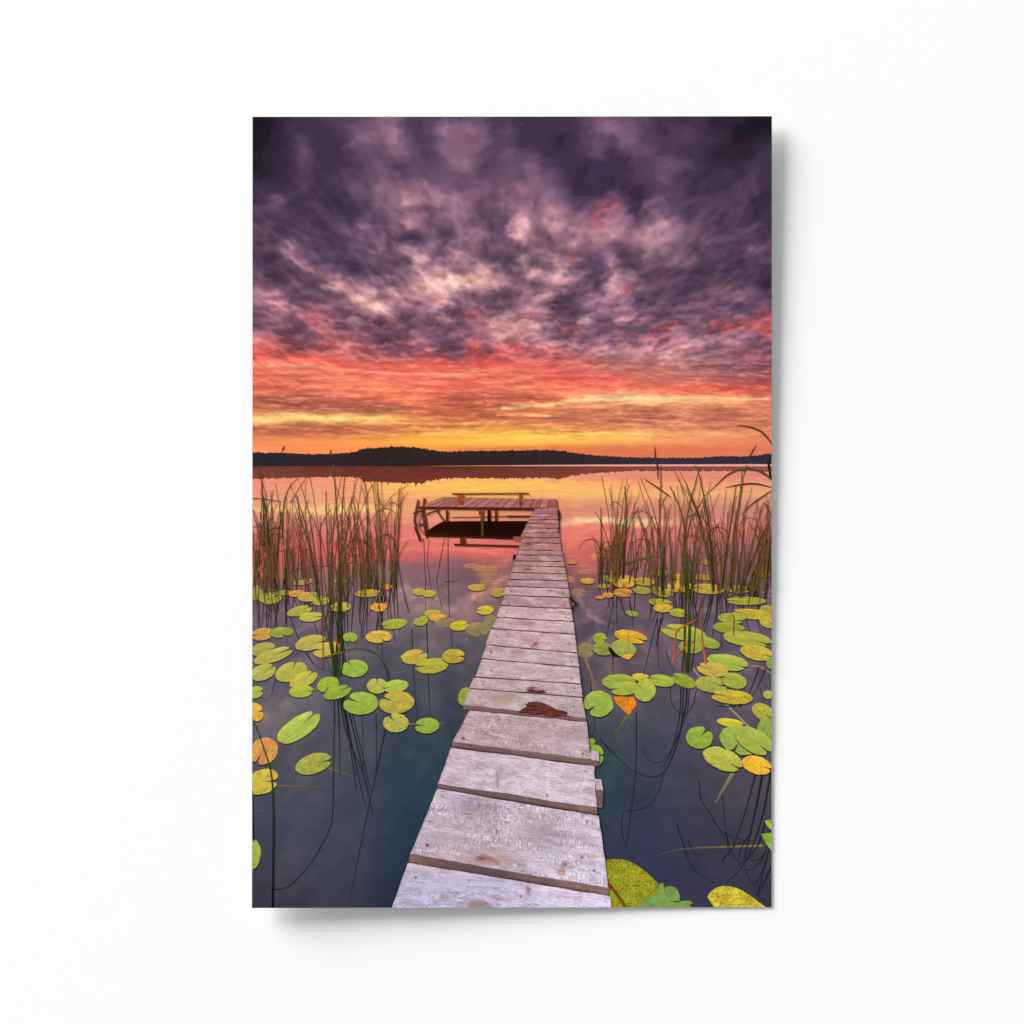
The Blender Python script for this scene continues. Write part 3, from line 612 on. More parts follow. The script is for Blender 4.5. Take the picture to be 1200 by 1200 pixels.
def pad_mesh(G, i, cx, cy, rx, ry, rot, tone, notch, fl, z):
    r_ = random.Random(i * 7 + 5)
    big = max(rx, ry); ns = int(np.clip(big * 4.5, 28, 120)); nr = int(np.clip(big * .9, 6, 24))
    ph = math.radians(notch); wv = r_.uniform(.05, .15)
    th = np.linspace(ph + wv, ph + 2 * np.pi - wv, ns); k = np.linspace(0.02, 1, nr)[:, None]
    rad = 1 + .045 * fbm(np.cos(th) * 1.8 + i, np.sin(th) * 1.8, 3, i) + .02 * perlin(th * 4, th * 0 + i, i)
    dth = np.minimum(th - th[0], th[-1] - th); rad = rad * (1 - .15 * np.exp(-(dth / .14) ** 2))
    off = np.array([math.cos(ph), math.sin(ph)]) * .16
    lx = np.cos(th) * rad * k + off[0] * (1 - k); ly = np.sin(th) * rad * k + off[1] * (1 - k)
    a = math.radians(rot)
    px = cx + rx * lx * math.cos(a) - ry * ly * math.sin(a); py = cy + rx * lx * math.sin(a) + ry * ly * math.cos(a)
    R = k + 0 * lx; T = th + 0 * k
    if tone[1] > tone[0] * .95: tone = (tone[0] * 1.03 + 3, tone[1] * .945, tone[2] + 14)
    else: tone = (tone[0] * .99, tone[1] * .98, tone[2] + 12)
    vr = r_.uniform(.90, 1.06); tone = (tone[0] * vr * r_.uniform(.95, 1.05), tone[1] * vr, tone[2] * vr)
    if 'u' not in fl:                         # dark line where the pad meets the water
        ex = np.clip(px[-1], X0, X1); ey = py[-1] + np.where(ly[-1] > -.2, 1.1 + .03 * ry, .2)
        cc = np.array((cx, cy)); kk = np.array([.55, 1.0])[:, None]
        sx = cx + (ex - cx) * kk; sy = cy + (ey - cy) * kk; G.add(place(sx, sy, z - 5 * UM), lake_tone(sx, sy) * .50, grid_faces(2, ns))
    c = np.broadcast_to(np.array(tone, float), lx.shape + (3,)).copy()
    nv = r_.randint(9, 14)
    vein = np.exp(-(np.abs(np.sin(T * nv / 2 + i)) / .13) ** 2) * sstep(.05, .3, R) * (1 - .6 * R)
    n = fbm(lx * 2.2 + i * 3.1, ly * 2.2, 4, 400 + i); n2 = fbm(px / 2.6, py / 2.0, 3, 430)
    c = c * (1 + .10 * n + .05 * n2)[..., None]
    c = mix(c, c * .80, .42 * vein * (1 if big > 9 else .4)); c = mix(c, np.minimum(255, c * 1.16 + 10), .5 * sstep(.25, .7, fbm(lx * 1.3 + i, ly * 2.0 + 2 * i, 3, 455)))
    c = mix(c, np.minimum(255, c * np.array([1.14, 1.1, 1.05]) + 8), sstep(.2, -.9, ly) * .55)
    rim = sstep(.86, 1.0, R)
    c = mix(c, (190, 178, 70), .45 * rim * sstep(-.2, .4, n)); c = mix(c, c * .74, .5 * sstep(.93, 1, R) * sstep(-.4, .6, ly))
    c = mix(c, (168, 172, 92), np.full(R.shape, .16))
    if 'o' in fl:
        p = fbm(lx * 1.5 + i * 1.3, ly * 1.5 + 4, 4, 470 + i)
        c = mix(c, (224, 138, 48), .55 * sstep(.12, .55, p)); c = mix(c, (236, 196, 60), .5 * sstep(.05, .45, -p))
    elif r_.random() < .5:
        p = fbm(lx * 1.6 + i * 1.9, ly * 1.6 + 8, 3, 490 + i); c = mix(c, (206, 186, 62), .45 * sstep(.2, .6, p))
    if 's' in fl:
        sp = perlin(px / 1.7 + i, py / 1.35, 510); c = mix(c, (104, 72, 26), .85 * sstep(.42, .62, sp))
    if 'u' in fl:
        bgc = lake_tone(px, py); c = c * .62 + bgc * .38
    if py.mean() < 700:                       # far pads carry the warm evening cast of the print
        c = c * .93 + np.array([200, 110, 80]) * .07
    G.add(place(px, py, z), c, grid_faces(nr, ns))

order = sorted(range(len(PADS)), key=lambda i: 0)
boxes = []; pad_level = {}
for i in range(len(PADS)):
    cx, cy, rx, ry = PADS[i][:4]; lv = 0
    for (bx, by, brx, bry, bl) in boxes:
        if abs(bx - cx) < brx + rx + 2 and abs(by - cy) < bry + ry + 4: lv = max(lv, bl + 1)
    boxes.append((cx, cy, rx, max(ry, rx * .35), lv)); pad_level[i] = lv
by_size = sorted(range(len(PADS)), key=lambda i: -PADS[i][2] * PADS[i][3])
own = set(by_size[:94])
rest = Geo()
for i, p in enumerate(PADS):
    z = L_PAD + pad_level[i] * 12 * UM
    g = Geo() if i in own else rest
    pad_mesh(g, i, *p, z)
    if i in own:
        lab = None
        if p[5][0] > 225: lab = 'yellowing orange lily pad'
        g.build('printed_lily_pad', M_LEAF, poster, lab)
rest.build('printed_lily_pads', M_LEAF, poster, kind='stuff')

def leaf_fn(tone, seed, orange=.5, speck=.45):
    def fn(R, px, py):
        c = np.broadcast_to(np.array(tone, float), px.shape + (3,)).copy()
        n = fbm(px / 15, py / 11, 4, seed); c = c * (1 + .16 * n + .08 * fbm(px / 3, py / 2.4, 3, seed + 2))[..., None]
        c = mix(c, (208, 150, 40), orange * sstep(.1, .6, fbm(px / 16 + 4, py / 12, 4, seed + 1)))
        c = mix(c, (66, 56, 22), .85 * sstep(speck, speck + .16, perlin(px / 1.9, py / 1.6, seed + 3)))
        c = mix(c, c * .7, .4 * sstep(.94, 1, R)); return c
    return fn
def leaf(pts, z, fn, label, rings=26, jag=0.0, seed=0):
    g = Geo(); poly_patch(g, pts, z, fn, jag, seed, 1.5, rings); g.build('printed_lily_pad', M_LEAF, poster, label)
P5 = lambda pts, ox, oy: [(ox + x / 5.0, oy + y / 5.0) for x, y in pts]
leaf(P5([(190,440),(225,434),(255,431),(290,433),(330,441),(370,462),(410,488),(445,515),(475,543),(500,568),(512,585),(505,615),(480,645),(440,660),(415,690),(405,725),(300,725),(230,725),(190,690)],670,920), L_PAD+150*UM, leaf_fn((152,158,38),601,.6,.30), 'speckled green and ochre lily pad beside the planks')
leaf(P5([(398,725),(404,690),(414,662),(445,655),(484,640),(500,610),(512,580),(530,572),(543,575),(546,600),(565,590),(600,596),(622,615),(635,650),(628,690),(655,678),(690,676),(712,690),(690,700),(708,725)],670,920), L_PAD+175*UM, leaf_fn((124,160,80),611,.12,.60), 'ruffled pale green lily pad')
leaf(P5([(794,656),(806,632),(828,612),(852,598),(885,590),(925,592),(962,600),(1000,618),(1040,642),(1075,668),(1105,690),(1150,726),(840,726),(815,690)],670,920), L_PAD+150*UM, leaf_fn((206,192,56),621,.7,.34), 'yellow lily pad with brown specks')
leaf(P5([(1108,286),(1130,282),(1180,278),(1180,395),(1150,360),(1128,325)],670,920), L_PAD+150*UM, leaf_fn((140,180,56),631,.1,.6), None, 12)
leaf(P5([(1130,208),(1150,203),(1180,203),(1180,270),(1160,255),(1140,232)],670,920), L_PAD+150*UM, leaf_fn((188,192,56),641,.2,.5), None, 12)
leaf(P5([(243,183),(280,178),(330,182),(368,182),(374,205),(374,235),(352,262),(340,290),(318,275),(290,250),(262,222)],670,780), L_PAD+8*UM, leaf_fn((232,130,34),651,.5,.5), 'withered orange lily pad hanging under the surface', 12, .05, 4)
leaf([(712,758),(716,759),(722,766),(726,770),(719,769.5),(715,765)], L_PAD+160*UM, lambda R, px, py: np.zeros(px.shape+(3,))+np.array((26,26,26)), 'dark underside of a curled lily pad', 5)
leaf([(731,767),(738,766),(741,764),(741,769),(737,772.5),(733,772),(728,769.5)], L_PAD+170*UM, leaf_fn((245,170,50),655,.6,.6), 'orange tip of a curled lily pad', 8)

# mirrored reeds lie on the water, dark and thin
G = Geo(); li = [0]
def mir(pts, w0=1.2, w1=.7, c0=(38,34,44), c1=(60,54,70)):
    li[0] += 1; e = lake_tone(np.array([float(pts[-1][0])]), np.array([float(pts[-1][1])]))[0]; c1 = e * .42 + np.asarray(c1, float) * .58; w0 *= .82; w1 *= .75
    stroke(G, pts, w0, w1, c0, c1, L_STEM + (60 + (li[0] % 60)) * .6 * UM + 10 * UM)
for pts, w0, w1 in [
   ([(320,1042),(340,1037),(365,1010),(385,975),(390,955),(391,910),(392,830),(391,800)], 1.2, 2.4),
   ([(452,855),(440,910),(425,980),(413,1040),(409,1056)], 1.6, .9), ([(396,815),(398,860),(398.5,910)], 2.2, 1),
   ([(400,815),(410,870),(418,925)], 2.4, 1.6), ([(402,815),(414,880),(425,930),(430,945)], 2.4, 1.4), ([(398,815),(405,855),(420,893),(430,920),(437,955)], 1.8, 1.2),
   ([(406,820),(417,865),(427,905)], 1.6, 1), ([(404,815),(420,880),(432,935)], 1.4, 1), ([(413,835),(425,885),(434,925)], 1.6, 1), ([(391,800),(393,850)], 2, 1.5), ([(425,836),(426,903)], 1, .8), ([(441,836),(441,898),(438,920)], 1.3, .8),
   ([(482.7,737),(484,775),(486.7,817),(490,865)], 1.2, .8), ([(500,727),(501.5,775),(503,820),(506,858)], 1.5, .8), ([(512,862),(514,868)], .8, .5),
   ([(496.5,631),(498.5,680),(499,715)], 1, .8), ([(503,634),(501,660),(508,704)], .8, .7), ([(521,631),(513,672),(512,683),(518,713)], 1, .9), ([(525,631),(525.5,690),(527,724),(530,760)], 1.2, 1),
   ([(520,682),(533,681),(540,677)], .9, .6), ([(378,770),(400,763),(420,760),(438,764),(449,776),(456,797)], .9, 1.6),
   ([(358,700),(370,735),(392,800)], 1.2, .9), ([(340,722),(352,752),(368,778)], 1.4, 1), ([(357,762),(370,780),(390,788)], 1.2, .8), ([(325,790),(320,808),(318,816)], 1.2, .8),
   ([(805,806),(803,830),(795,865),(785,893),(775,907),(762,910.5),(747,906)], 2.6, 1.8), ([(801,806),(798,850),(788,876),(778,890),(768,893.5),(758,888),(753,874)], 2, .9),
   ([(808,806),(806,828),(802,848),(798,845)], 1.4, 1), ([(798,806),(796,840),(787,880),(776,900)], 1.8, 1.3), ([(816,808),(812,826),(803,837),(792,832),(786,820),(786,806)], 1.2, 1.2),
   ([(745.5,834),(745.5,890),(742,930),(734,992)], 1.6, 1), ([(734,992),(728.5,975),(731,953),(745,949),(762,943),(772,925),(779,902)], .9, 1.2), ([(703,866),(716,880),(736,899),(745,906)], 2, .8),
   ([(692,800),(694,830),(697,850),(692,866)], 1.4, .9), ([(793,966),(801,990),(808,1011),(820,1025),(838,1035)], 1.6, 1.2), ([(806,985),(813,998),(820,1010)], 1.2, .8),
   ([(819,915),(822,938),(835,958),(846,978),(848,984)], 1.3, 1.2), ([(846,930),(850,970),(854,1003)], 1, .9), ([(835,960),(846,974),(862,982),(880,985),(892,984)], 1, 1.1), ([(850,975),(858,1000),(868,1013)], 1.4, 1),
   ([(886,905),(872,955),(858,994)], 2.4, 1.2), ([(894,905),(884,955),(872,1005),(866,1015)], 3.6, 2), ([(903,905),(893,958),(878,1000),(866,1020),(850,1035)], 3, 1.4), ([(898,960),(888,990),(874,1008),(868,1012)], 3, 1.6),
   ([(904,960),(898,995),(885,1016),(870,1020)], 1.6, 1.2), ([(897,998),(888,1008),(876,1007)], 1.6, 1), ([(904,985),(895,1015),(884,1036),(876,1025),(872,1010)], 1.6, .9), ([(904,1015),(892,1040),(886,1050)], 2.6, 2), ([(900,1000),(892,1030),(887,1050)], 2, 1.8), ([(880,975),(868,995),(866,1010)],1.4,1.4),
   ([(845,1010),(860,992),(872,985)], 1.6, 1.2), ([(838,827),(856,828),(866,826)], 1, 2.6), ([(866,828),(870,826)], 2.4, 1.8), ([(889,782),(884,797),(876,815),(868,822)], 1.8, 1.4), ([(897,784),(890,800),(884,812),(880,815)], 1.8, 1), ([(890,805),(895,822)], 1, .8),
   ([(770,725),(760,765),(752,800)], 1.2, .7), ([(775,724),(772,740),(769,757)], 2.4, 2.2), ([(742,725),(737,700)], .8, .8), ([(780,762),(784,775),(790,788)], 1.2, .8), ([(718,768),(718.5,790)], 1.2, 1)]:
    mir(pts, w0, w1, (33,35,45), (38,39,52))
GM = G

# ------------------------------------------------------------------ reeds
reeds = []                                               # (area, pts, w0, w1, c0, c1, mid)
def reed(pts, w0, w1, c0, c1=None, mid=None):
    L = sum(math.hypot(b[0] - a[0], b[1] - a[1]) for a, b in zip(pts[:-1], pts[1:]))
    w0 *= .8; mid = mid * .85 if mid else mid
    reeds.append((L * (w0 + w1 + (mid or 0)) / 2, pts, w0, w1, c0, c1 or c0, mid))
DG, OG, BR, RD, LG = (48,56,26), (92,88,40), (98,58,34), (140,62,44), (112,122,44)
def tuft(cx, base_y, n, spread, tip0, tip1, lean=0.0, fan=.11, tones=(DG, OG, BR, (112, 64, 40), (124, 96, 46), (70, 66, 32)), w=1.0, leaf_p=.22):
    for _ in range(n):
        x = cx + rnd.gauss(0, spread); b = base_y + rnd.gauss(0, 9); t = tip0 + (tip1 - tip0) * rnd.random() ** .8; h = b - t
        k = lean + rnd.gauss(0, fan); bend = rnd.gauss(0, .05) + k * .35
        pts = [(x, b), (x + k * h * .3, b - h * .35), (x + k * h * .62 + bend * h * .08, b - h * .7), (x + k * h + bend * h * .35, t)]
        tone = rnd.choice(tones); c1 = tuple(int(a * .7 + q * .3) for a, q in zip(tone, (150, 92, 50)))
        reed(pts, w * rnd.uniform(.7, 1.3), .5, tone, c1)
        if rnd.random() < .62:                   # its mirror image below the waterline
            G = GM; ln = h * rnd.uniform(.16, .62); xe = x + k * ln * 1.1
            if 298 < xe < 902 and 298 < x < 902 and not 668 < xe < 700: mir([(x, b), (x + k * ln * .45 + rnd.gauss(0, .8), b + ln * .5), (xe, b + ln)], w * rnd.uniform(1.2, 2.0), 1.0, tuple(int(q * .45 + 10) for q in tone), (44, 38, 48))
        if rnd.random() < leaf_p:
            s = rnd.uniform(.35, .8); j = rnd.choice((-1, 1)); bx = x + k * h * s; byy = b - h * s; q = rnd.uniform(10, 26)
            if rnd.random() < .45: lp = [(bx, byy), (bx + j * q * .45, byy - q * .7), (bx + j * q * 1.0, byy - q * .75), (bx + j * q * 1.35, byy - q * .35)]
            else: lp = [(bx, byy), (bx + j * q * .3, byy - q * .8), (bx + j * q * .75, byy - q * 1.5)]
            reed(lp, .4, .3, tone, c1, .6)
# left bed
for a in [(299,688,9,3,556,640,.05),(308,690,12,4,552,625,-.03),(318,692,14,4,550,630,.02),(326,690,12,4,548,640,-.08),(336,690,9,3,550,620,.05),(346,684,8,5,552,640,-.10),
          (360,682,8,5,560,640,-.06),(374,700,8,4,550,630,-.05),(386,706,9,3,546,600,.0),(394,716,8,3,546,610,-.02),(405,694,8,4,552,630,-.06),(416,690,9,4,556,640,.02),
          (428,690,9,4,552,620,-.10),(438,688,10,4,556,630,-.05),(450,690,9,3,552,620,-.04),(460,690,7,3,560,640,.02),(330,700,8,12,600,660,.1),(425,700,8,18,610,670,.0)]:
    tuft(*a)
reed([(393,792),(396,745),(398,690),(397,640),(394,590),(391,544)], 4.2, 1, (36,50,20), (110,84,44)); reed([(396,793),(400,740),(400,660),(401,600),(404,556)], 2.6, .8, (52,66,28), (104,72,40))
reed([(391,790),(388,730),(385,670),(383,620),(382,575)], 2.8, .8, (50,70,34), (120,78,44)); reed([(392,786),(384,740),(372,690),(362,640),(352,606),(348,580)], 2.4, .9, (70,84,36), (70,64,30))
reed([(399,793),(402,770),(400,730),(399,690)], 2, 1, (36,46,22)); reed([(394,788),(390,760),(388,742)], 5, 2, (40,54,20), (58,74,30))
reed([(378.8,784),(378.8,750),(378.7,721)], 1.5, 1, (140,60,42), (176,66,50)); reed([(398,762),(395,752),(394,742)], 1.5, 1, (190,80,50))
reed([(296,842),(303,858),(310,878),(318,905),(320.5,935),(321,985),(320,1065)], 1.6, 2.4, (64,92,38), (14,18,26)); reed([(296,925),(297,960),(298,985)], 1.6, 1, (28,30,40))
reed([(457,797),(452,779),(440,766),(420,760.5),(398,765),(375,771)], 1.4, 1.2, (64,66,40), (150,124,48))
reed([(296,664),(318,650),(350,640)], .9, .5, BR); reed([(296,584),(310,585),(330,588)], 1.2, .6, DG); reed([(345,668),(362,664),(376,663)], .8, .5, BR)
reed([(340,590),(352,570),(362,555)], 1.0, .5, OG); reed([(330,530),(334,522)], .5, .4, (120,70,44), (110,60,40), 1.8); reed([(387,534),(388,526)], .5, .3, (110,60,44), None, 1.6)
reed([(310,640),(309,600),(306,560),(303,545)], 2.6, .6, DG, OG); reed([(331,630),(333,590),(340,570),(350,560)], 2.2, .7, DG, OG); reed([(316,650),(313,610),(309,582)], 3.0, 1, DG); reed([(323,690),(326,640),(330,600)], 3.2, 1, (44,40,22), DG)
reed([(335,690),(336,660),(337,640)], 3.4, 1, (60,34,28), BR); reed([(449,690),(447,640),(444,590),(441,555)], 2.4, .7, (80,56,34), OG); reed([(433,690),(430,640),(431,600)], 2.6, .7, (70,52,30)); reed([(466,640),(469,600),(470,570)], 1, .5, OG)
reed([(463,690),(466,640),(467,600),(468,572)], 1.6, .6, (90,60,40)); reed([(479,718),(470,680),(464,640),(462,610)], 1.2, .6, (80,60,44)); reed([(470,574),(476,570),(478,567)], .7, .5, BR); reed([(446,600),(458,583),(465,577)], .9, .5, BR)
reed([(452,705),(449,670),(448,645)], 2.4, 1, (50,42,36), BR)
# right bed
for a in [(704,676,8,2.5,594,650,.04),(712,674,9,3,600,650,.12),(720,676,12,3,556,640,.12),(724,678,9,2.5,552,620,.02),(738,672,6,4,580,640,.05),(751,676,6,4,590,650,.0),(768,688,9,3,560,640,-.06),
          (776,692,12,3,548,620,-.04),(788,686,9,3,556,640,.0),(800,690,9,3,560,640,.10),(808,690,8,3,550,630,.16),(822,684,6,5,590,650,.0),(836,690,13,3,546,630,-.16),(844,690,12,3,560,640,-.06),(850,688,9,4,560,640,.08),
          (862,690,11,4,560,640,.08),(872,694,12,4,580,650,.22),(882,694,10,4,590,650,.24),(893,690,10,4,570,650,.06),(899,690,8,3,560,640,-.02)]:
    tuft(*a)
reed([(806,788),(808,740),(807,700),(805,665),(803,630),(798,600),(791,583),(785,570)], 4.8, 1.2, (34,66,22), (110,100,40)); reed([(804,788),(802,750),(803,700),(802,640),(806,600),(812,575),(820,548)], 2.6, .8, (66,62,28), (104,84,44))
reed([(811,710),(810,680),(803,650),(800,625)], 2.2, 1, (58,84,30)); reed([(805,700),(802,650),(808,615),(818,595),(826,580)], 3.0, .8, (62,86,30), OG); reed([(810,786),(813,760),(815,735),(822,700)], 1.8, .8, (70,50,34), (130,74,44)); reed([(799,788),(803,740),(804,700)], 2.2, 1, (64,62,24))
reed([(788.6,777),(791,755),(793,740),(804,732),(816,726)], 2.4, 1.4, (206,92,52), (196,86,44)); reed([(787,773),(797,763),(804,757)], .9, 1.8, (206,120,84), (214,104,60)); reed([(827,779),(823,750),(822,725),(824,706)], 2.6, .9, (214,118,80), (150,66,40)); reed([(827,779),(832,788),(838,797)], 1.8, 1.6, (214,170,110), (220,190,130)); reed([(804,756),(805,750)], 2.2, 1.6, (224,104,44))
reed([(829,578),(840,568),(852,557),(866,550.5),(880,550),(892,554),(905,563)], .8, 1, (120,84,40), (92,66,34), 1.8); reed([(850,571.5),(868,568),(885,567),(905,571.5)], .8, 1, (110,74,38), (92,70,36), 1.6)
reed([(864,498.3),(878,500.5),(890,505),(897,511),(905,521)], .8, 1.6, (96,60,40), (104,70,44), 1.6); reed([(874,543),(880,532),(886,521.5)], .7, .6, (84,60,40), (112,62,44), 1.2)
reed([(771,562),(770,545),(768,536),(767,523)], 1, .6, (84,56,44), (70,44,36), 1.4); reed([(775,572),(774.5,556),(774,545)], .9, .5, BR); reed([(900,541),(901.5,552),(903,562)], 3.4, 2.4, (30,26,22), (36,34,24)); reed([(892,552),(898,557),(904,562)], 2.4, 2, (80,70,30))
reed([(754,561),(768,570),(778,577),(786,583)], .6, 1, (110,86,40), OG, 1.8); reed([(722,666),(745,657),(767,652),(776,653)], 2, .7, (60,80,36), (104,92,44), 1); reed([(895,588),(900,598),(904,606)], 1.2, 2, OG, LG, .8); reed([(868,603),(882,590),(895,581),(905,574)], .6, .8, OG, BR, 1.2)
reed([(704,676),(704.5,640),(704,595)], 2.6, .8, (58,46,26), OG); reed([(730,678),(732,640),(734,600),(732,570)], 3.6, 1, (72,34,28), OG); reed([(725,676),(730,640),(740,610),(748,594)], 1.6, .7, OG, BR); reed([(836,692),(834,650),(828,600),(820,560),(814,545)], 3.2, .8, (62,44,24), OG); reed([(846,690),(852,640),(858,600),(862,570)], 3.0, .8, (54,52,26), OG)
reed([(867,692),(880,660),(892,630),(900,612)], 4.0, 1, (62,46,22), (78,70,32)); reed([(875,692),(888,660),(900,632)], 3.0, 1, (66,60,26)); reed([(897,690),(900,660),(903,632)], 4.0, 1.4, (48,36,20), DG); reed([(856,690),(859,650),(862,610),(868,580),(869,548)], 2.4, .7, (58,54,26), OG); reed([(875,545),(868,570),(864,600)], 1, .8, OG)
reed([(843,692),(839,674),(838,664)], 3.6, 1.4, (120,54,30), (150,64,34)); reed([(881,692),(884,676),(888,664)], 3.0, 1.2, (76,88,34), (150,110,50)); reed([(776,692),(777,660),(778,640)], 4.0, 1.4, (44,46,22), DG); reed([(788,690),(786,650),(784,618)], 2.6, .9, (84,44,30), BR); reed([(793,558),(797,566),(800,580)], 1, .6, BR)
reed([(712,695),(709,675),(712,655)], 1, .6, (70,54,40)); reed([(859,744),(860,725),(858,720)], 1.6, 1, (170,90,60))
reed([(735,718),(737,760)], .3, .3, (90,74,84))
GM.build('printed_reed_reflections', M_REED, poster, kind='stuff')
reeds_i = sorted(range(len(reeds)), key=lambda i: -reeds[i][0]); own = set(reeds_i[:96]); rest = Geo()
for i, (A, pts, w0, w1, c0, c1, mid) in enumerate(reeds):
    g = Geo() if i in own else rest
    stroke(g, pts, w0, w1, c0, c1, L_REED + (i % 90) * 8 * UM, mid)
    if i in own: g.build('printed_reed', M_REED, poster)
rest.build('printed_reeds', M_REED, poster, kind='stuff')
g = Geo(); stroke(g, [(713.5,1036),(722,1047),(735,1066)], 2.6, 3, (120,58,26), (150,78,36), L_FRONT); g.build('printed_stem', M_REED, poster, 'reddish brown stem lying across the speckled pad')

# ------------------------------------------------------------------ swimming platform at the end of the jetty
def flat(tone, seed=0, k=.18, sx=9., sy=1.6):
    t = np.array(tone, float)
    return lambda *a: (np.broadcast_to(t, a[-1].shape + (3,)) * (1 + k * fbm(a[-2] / sx, a[-1] / sy, 3, seed))[..., None])
def quad(G, TL, TR, BL, BR, tone, z, seed=0, k=.18, n=(12, 5)): add_quad_grid(G, TL, TR, BL, BR, n[0], n[1], z, flat(tone, seed, k))
g = Geo()                                                # mirror image of the deck in the water
poly_patch(g, [(519,611),(545,610.6),(580,610.6),(619,610.4),(613,621),(607.5,632),(590,632),(575,631),(540,630.2),(502,629),(499.5,623),(508,617)], L_DECK - 260 * UM, lambda R, px, py: grid_colour([500, 560, 620], [610, 620, 632], [[(44,16,8),(36,12,6),(40,14,10)], [(40,18,8),(30,12,6),(26,10,8)], [(56,26,16),(44,20,12),(40,16,12)]], px, py) * (1 + .25 * fbm(px / 8, py / 1.5, 3, 5))[..., None], rings=10)
quad(g, (531,637.0), (609,639.0), (533,639.6), (608,641.6), (84,38,28), L_DECK - 240 * UM, 3, .2, (30, 3))
quad(g, (539,631), (546,631), (539.5,637.6), (545.5,637.8), (92,40,26), L_DECK - 220 * UM, 4); quad(g, (563.6,612), (566.6,612), (563.8,629), (566.6,629), (92,56,34), L_DECK - 210 * UM, 6)
quad(g, (571,610), (575,610), (571.5,616), (575,616), (20,8,6), L_DECK - 200 * UM, 6); quad(g, (497,609), (501,622), (499.5,631), (502,631), (70,30,24), L_DECK - 190 * UM, 7)
stroke(g, [(486,617),(490,626),(493,634.5)], 3, 3.2, (76,34,26), (88,40,32), L_DECK - 180 * UM)
stroke(g, [(500,628),(560,629),(606,630.5)], 1, 1, (74,36,22), (70,30,22), L_DECK - 170 * UM)
g.build('printed_platform_reflection', M_WOOD, poster)
g = Geo(); quad(g, (490.5,593.4), (628,594.6), (491,596.6), (626,598.4), (78,34,24), L_DECK, 9, .3, (60, 4)); quad(g, (530,605.9), (624,604.2), (530,607.0), (624,605.6), (112,52,32), L_DECK - 120 * UM, 9, .3, (40, 3)); quad(g, (594,604.0), (622,604.4), (596,606.6), (620,606.4), (86,38,24), L_DECK - 110 * UM, 9, .3, (20, 3))
platform = g.build('printed_platform', M_WOOD, poster)
def sub(name, parent, fill, label=None, mat=None):
    g = Geo(); fill(g); return g.build(name, mat or M_WOOD, parent, label)
nb = 15
for k in range(nb):
    a0, a1 = k / nb, (k + 1) / nb; e = .04 / nb
    T = lambda t: (519 + (652.6 - 519) * t, 582.3 + 3.2 * t); B = lambda t: (491 + (653.4 - 491) * t, 593.6 + 1.6 * t)
    tone = np.array((182,112,104)) * rnd.uniform(.88, 1.06) * (1.0 if k < 10 else .94)
    def f(g): add_quad_grid(g, T(a0 + e), T(a1 - 2.2 * e), B(a0 + e), B(a1 - 2.2 * e), 6, 8, L_DECK + 40 * UM, flat(tone, k, .22, 3, 3))
    sub('deck_board', platform, f)
sub('deck_underlay', platform, lambda g: quad(g, (519,582.3), (652.6,585.5), (491,593.8), (653.4,595.3), (112,58,54), L_DECK + 20 * UM, 5, .2, (40, 6)))
def stick(pts, w0, w1, c0, c1, z=L_DECK + 60 * UM): return lambda g: stroke(g, pts, w0, w1, c0, c1, z)
sub('post', platform, stick([(565.2,597.5),(565,612.5)], 4.2, 3.8, (150,72,48), (100,48,32))); sub('post', platform, stick([(524.2,598.5),(524,611.5)], 3.4, 3, (104,48,32), (84,36,26)))
sub('post', platform, stick([(573.2,598),(573.2,611)], 4, 4, (48,18,12), (34,12,10))); sub('post', platform, stick([(581.4,598),(581.4,611)], 3.2, 3, (112,46,32), (84,32,26)))
sub('post', platform, stick([(490.4,586.2),(487.6,600),(486,611),(489,618)], 3.0, 2.6, (122,64,48), (92,46,38))); sub('post', platform, stick([(497.8,584),(496.6,595),(495.6,605)], 3.2, 3, (120,56,42), (104,52,40)))
sub('post', platform, stick([(495,597),(498,610),(500,628)], 5.0, 4.0, (120,72,58), (66,30,24))); sub('brace', platform, stick([(512,598.5),(516.5,605),(521.3,611.3)], 2.2, 1.8, (120,58,40), (96,42,30)))
sub('brace', platform, stick([(500,603),(508,599.5),(516,598.6)], 2, 1.6, (108,54,42), (96,46,36))); sub('crossbar', platform, stick([(484.5,602),(491,599.5),(498,597)], 2.6, 2, (108,54,42), (96,46,36), L_DECK + 75 * UM)); sub('crossbar', platform, stick([(485.5,619),(491,616),(498,614)], 2.6, 3, (104,60,44), (96,66,44), L_DECK + 75 * UM))
sub('rope', platform, stick([(493.5,600),(491.5,610),(490,615),(493,622),(498,626)], 2, 1.6, (176,112,92), (150,92,70), L_DECK + 90 * UM)); sub('ledge', platform, lambda g: quad(g, (601,628.8), (613,628.8), (602,633.6), (611.5,634), (136,82,76), L_DECK + 60 * UM, 8))
sub('post_bracket', platform, stick([(562.5,599),(562.3,603)], 3, 3, (130,58,40), (110,48,34), L_DECK + 80 * UM)); sub('footing', platform, lambda g: quad(g, (601.3,650), (606,650), (601,656), (606,656), (60,28,26), L_DECK + 60 * UM, 8)); sub('footing', platform, stick([(653,597),(655.5,604),(654.6,612),(655,622)], 3.4, 2, (60,32,30), (74,42,36)))
sub('bench_leg', platform, lambda g: quad(g, (537,579.5), (544,579.5), (536,592.4), (543.6,592), (158,66,38), L_DECK + 70 * UM, 2, .35)); sub('bench_leg', platform, lambda g: quad(g, (608,579.5), (612,579.5), (608.6,593), (612.2,593), (146,60,36), L_DECK + 70 * UM, 3, .35))
sub('bench_seat', platform, lambda g: quad(g, (529.4,578.0), (620,577.6), (530,579.8), (619.6,579.4), (116,56,40), L_DECK + 85 * UM, 4, .3, (40, 3)))

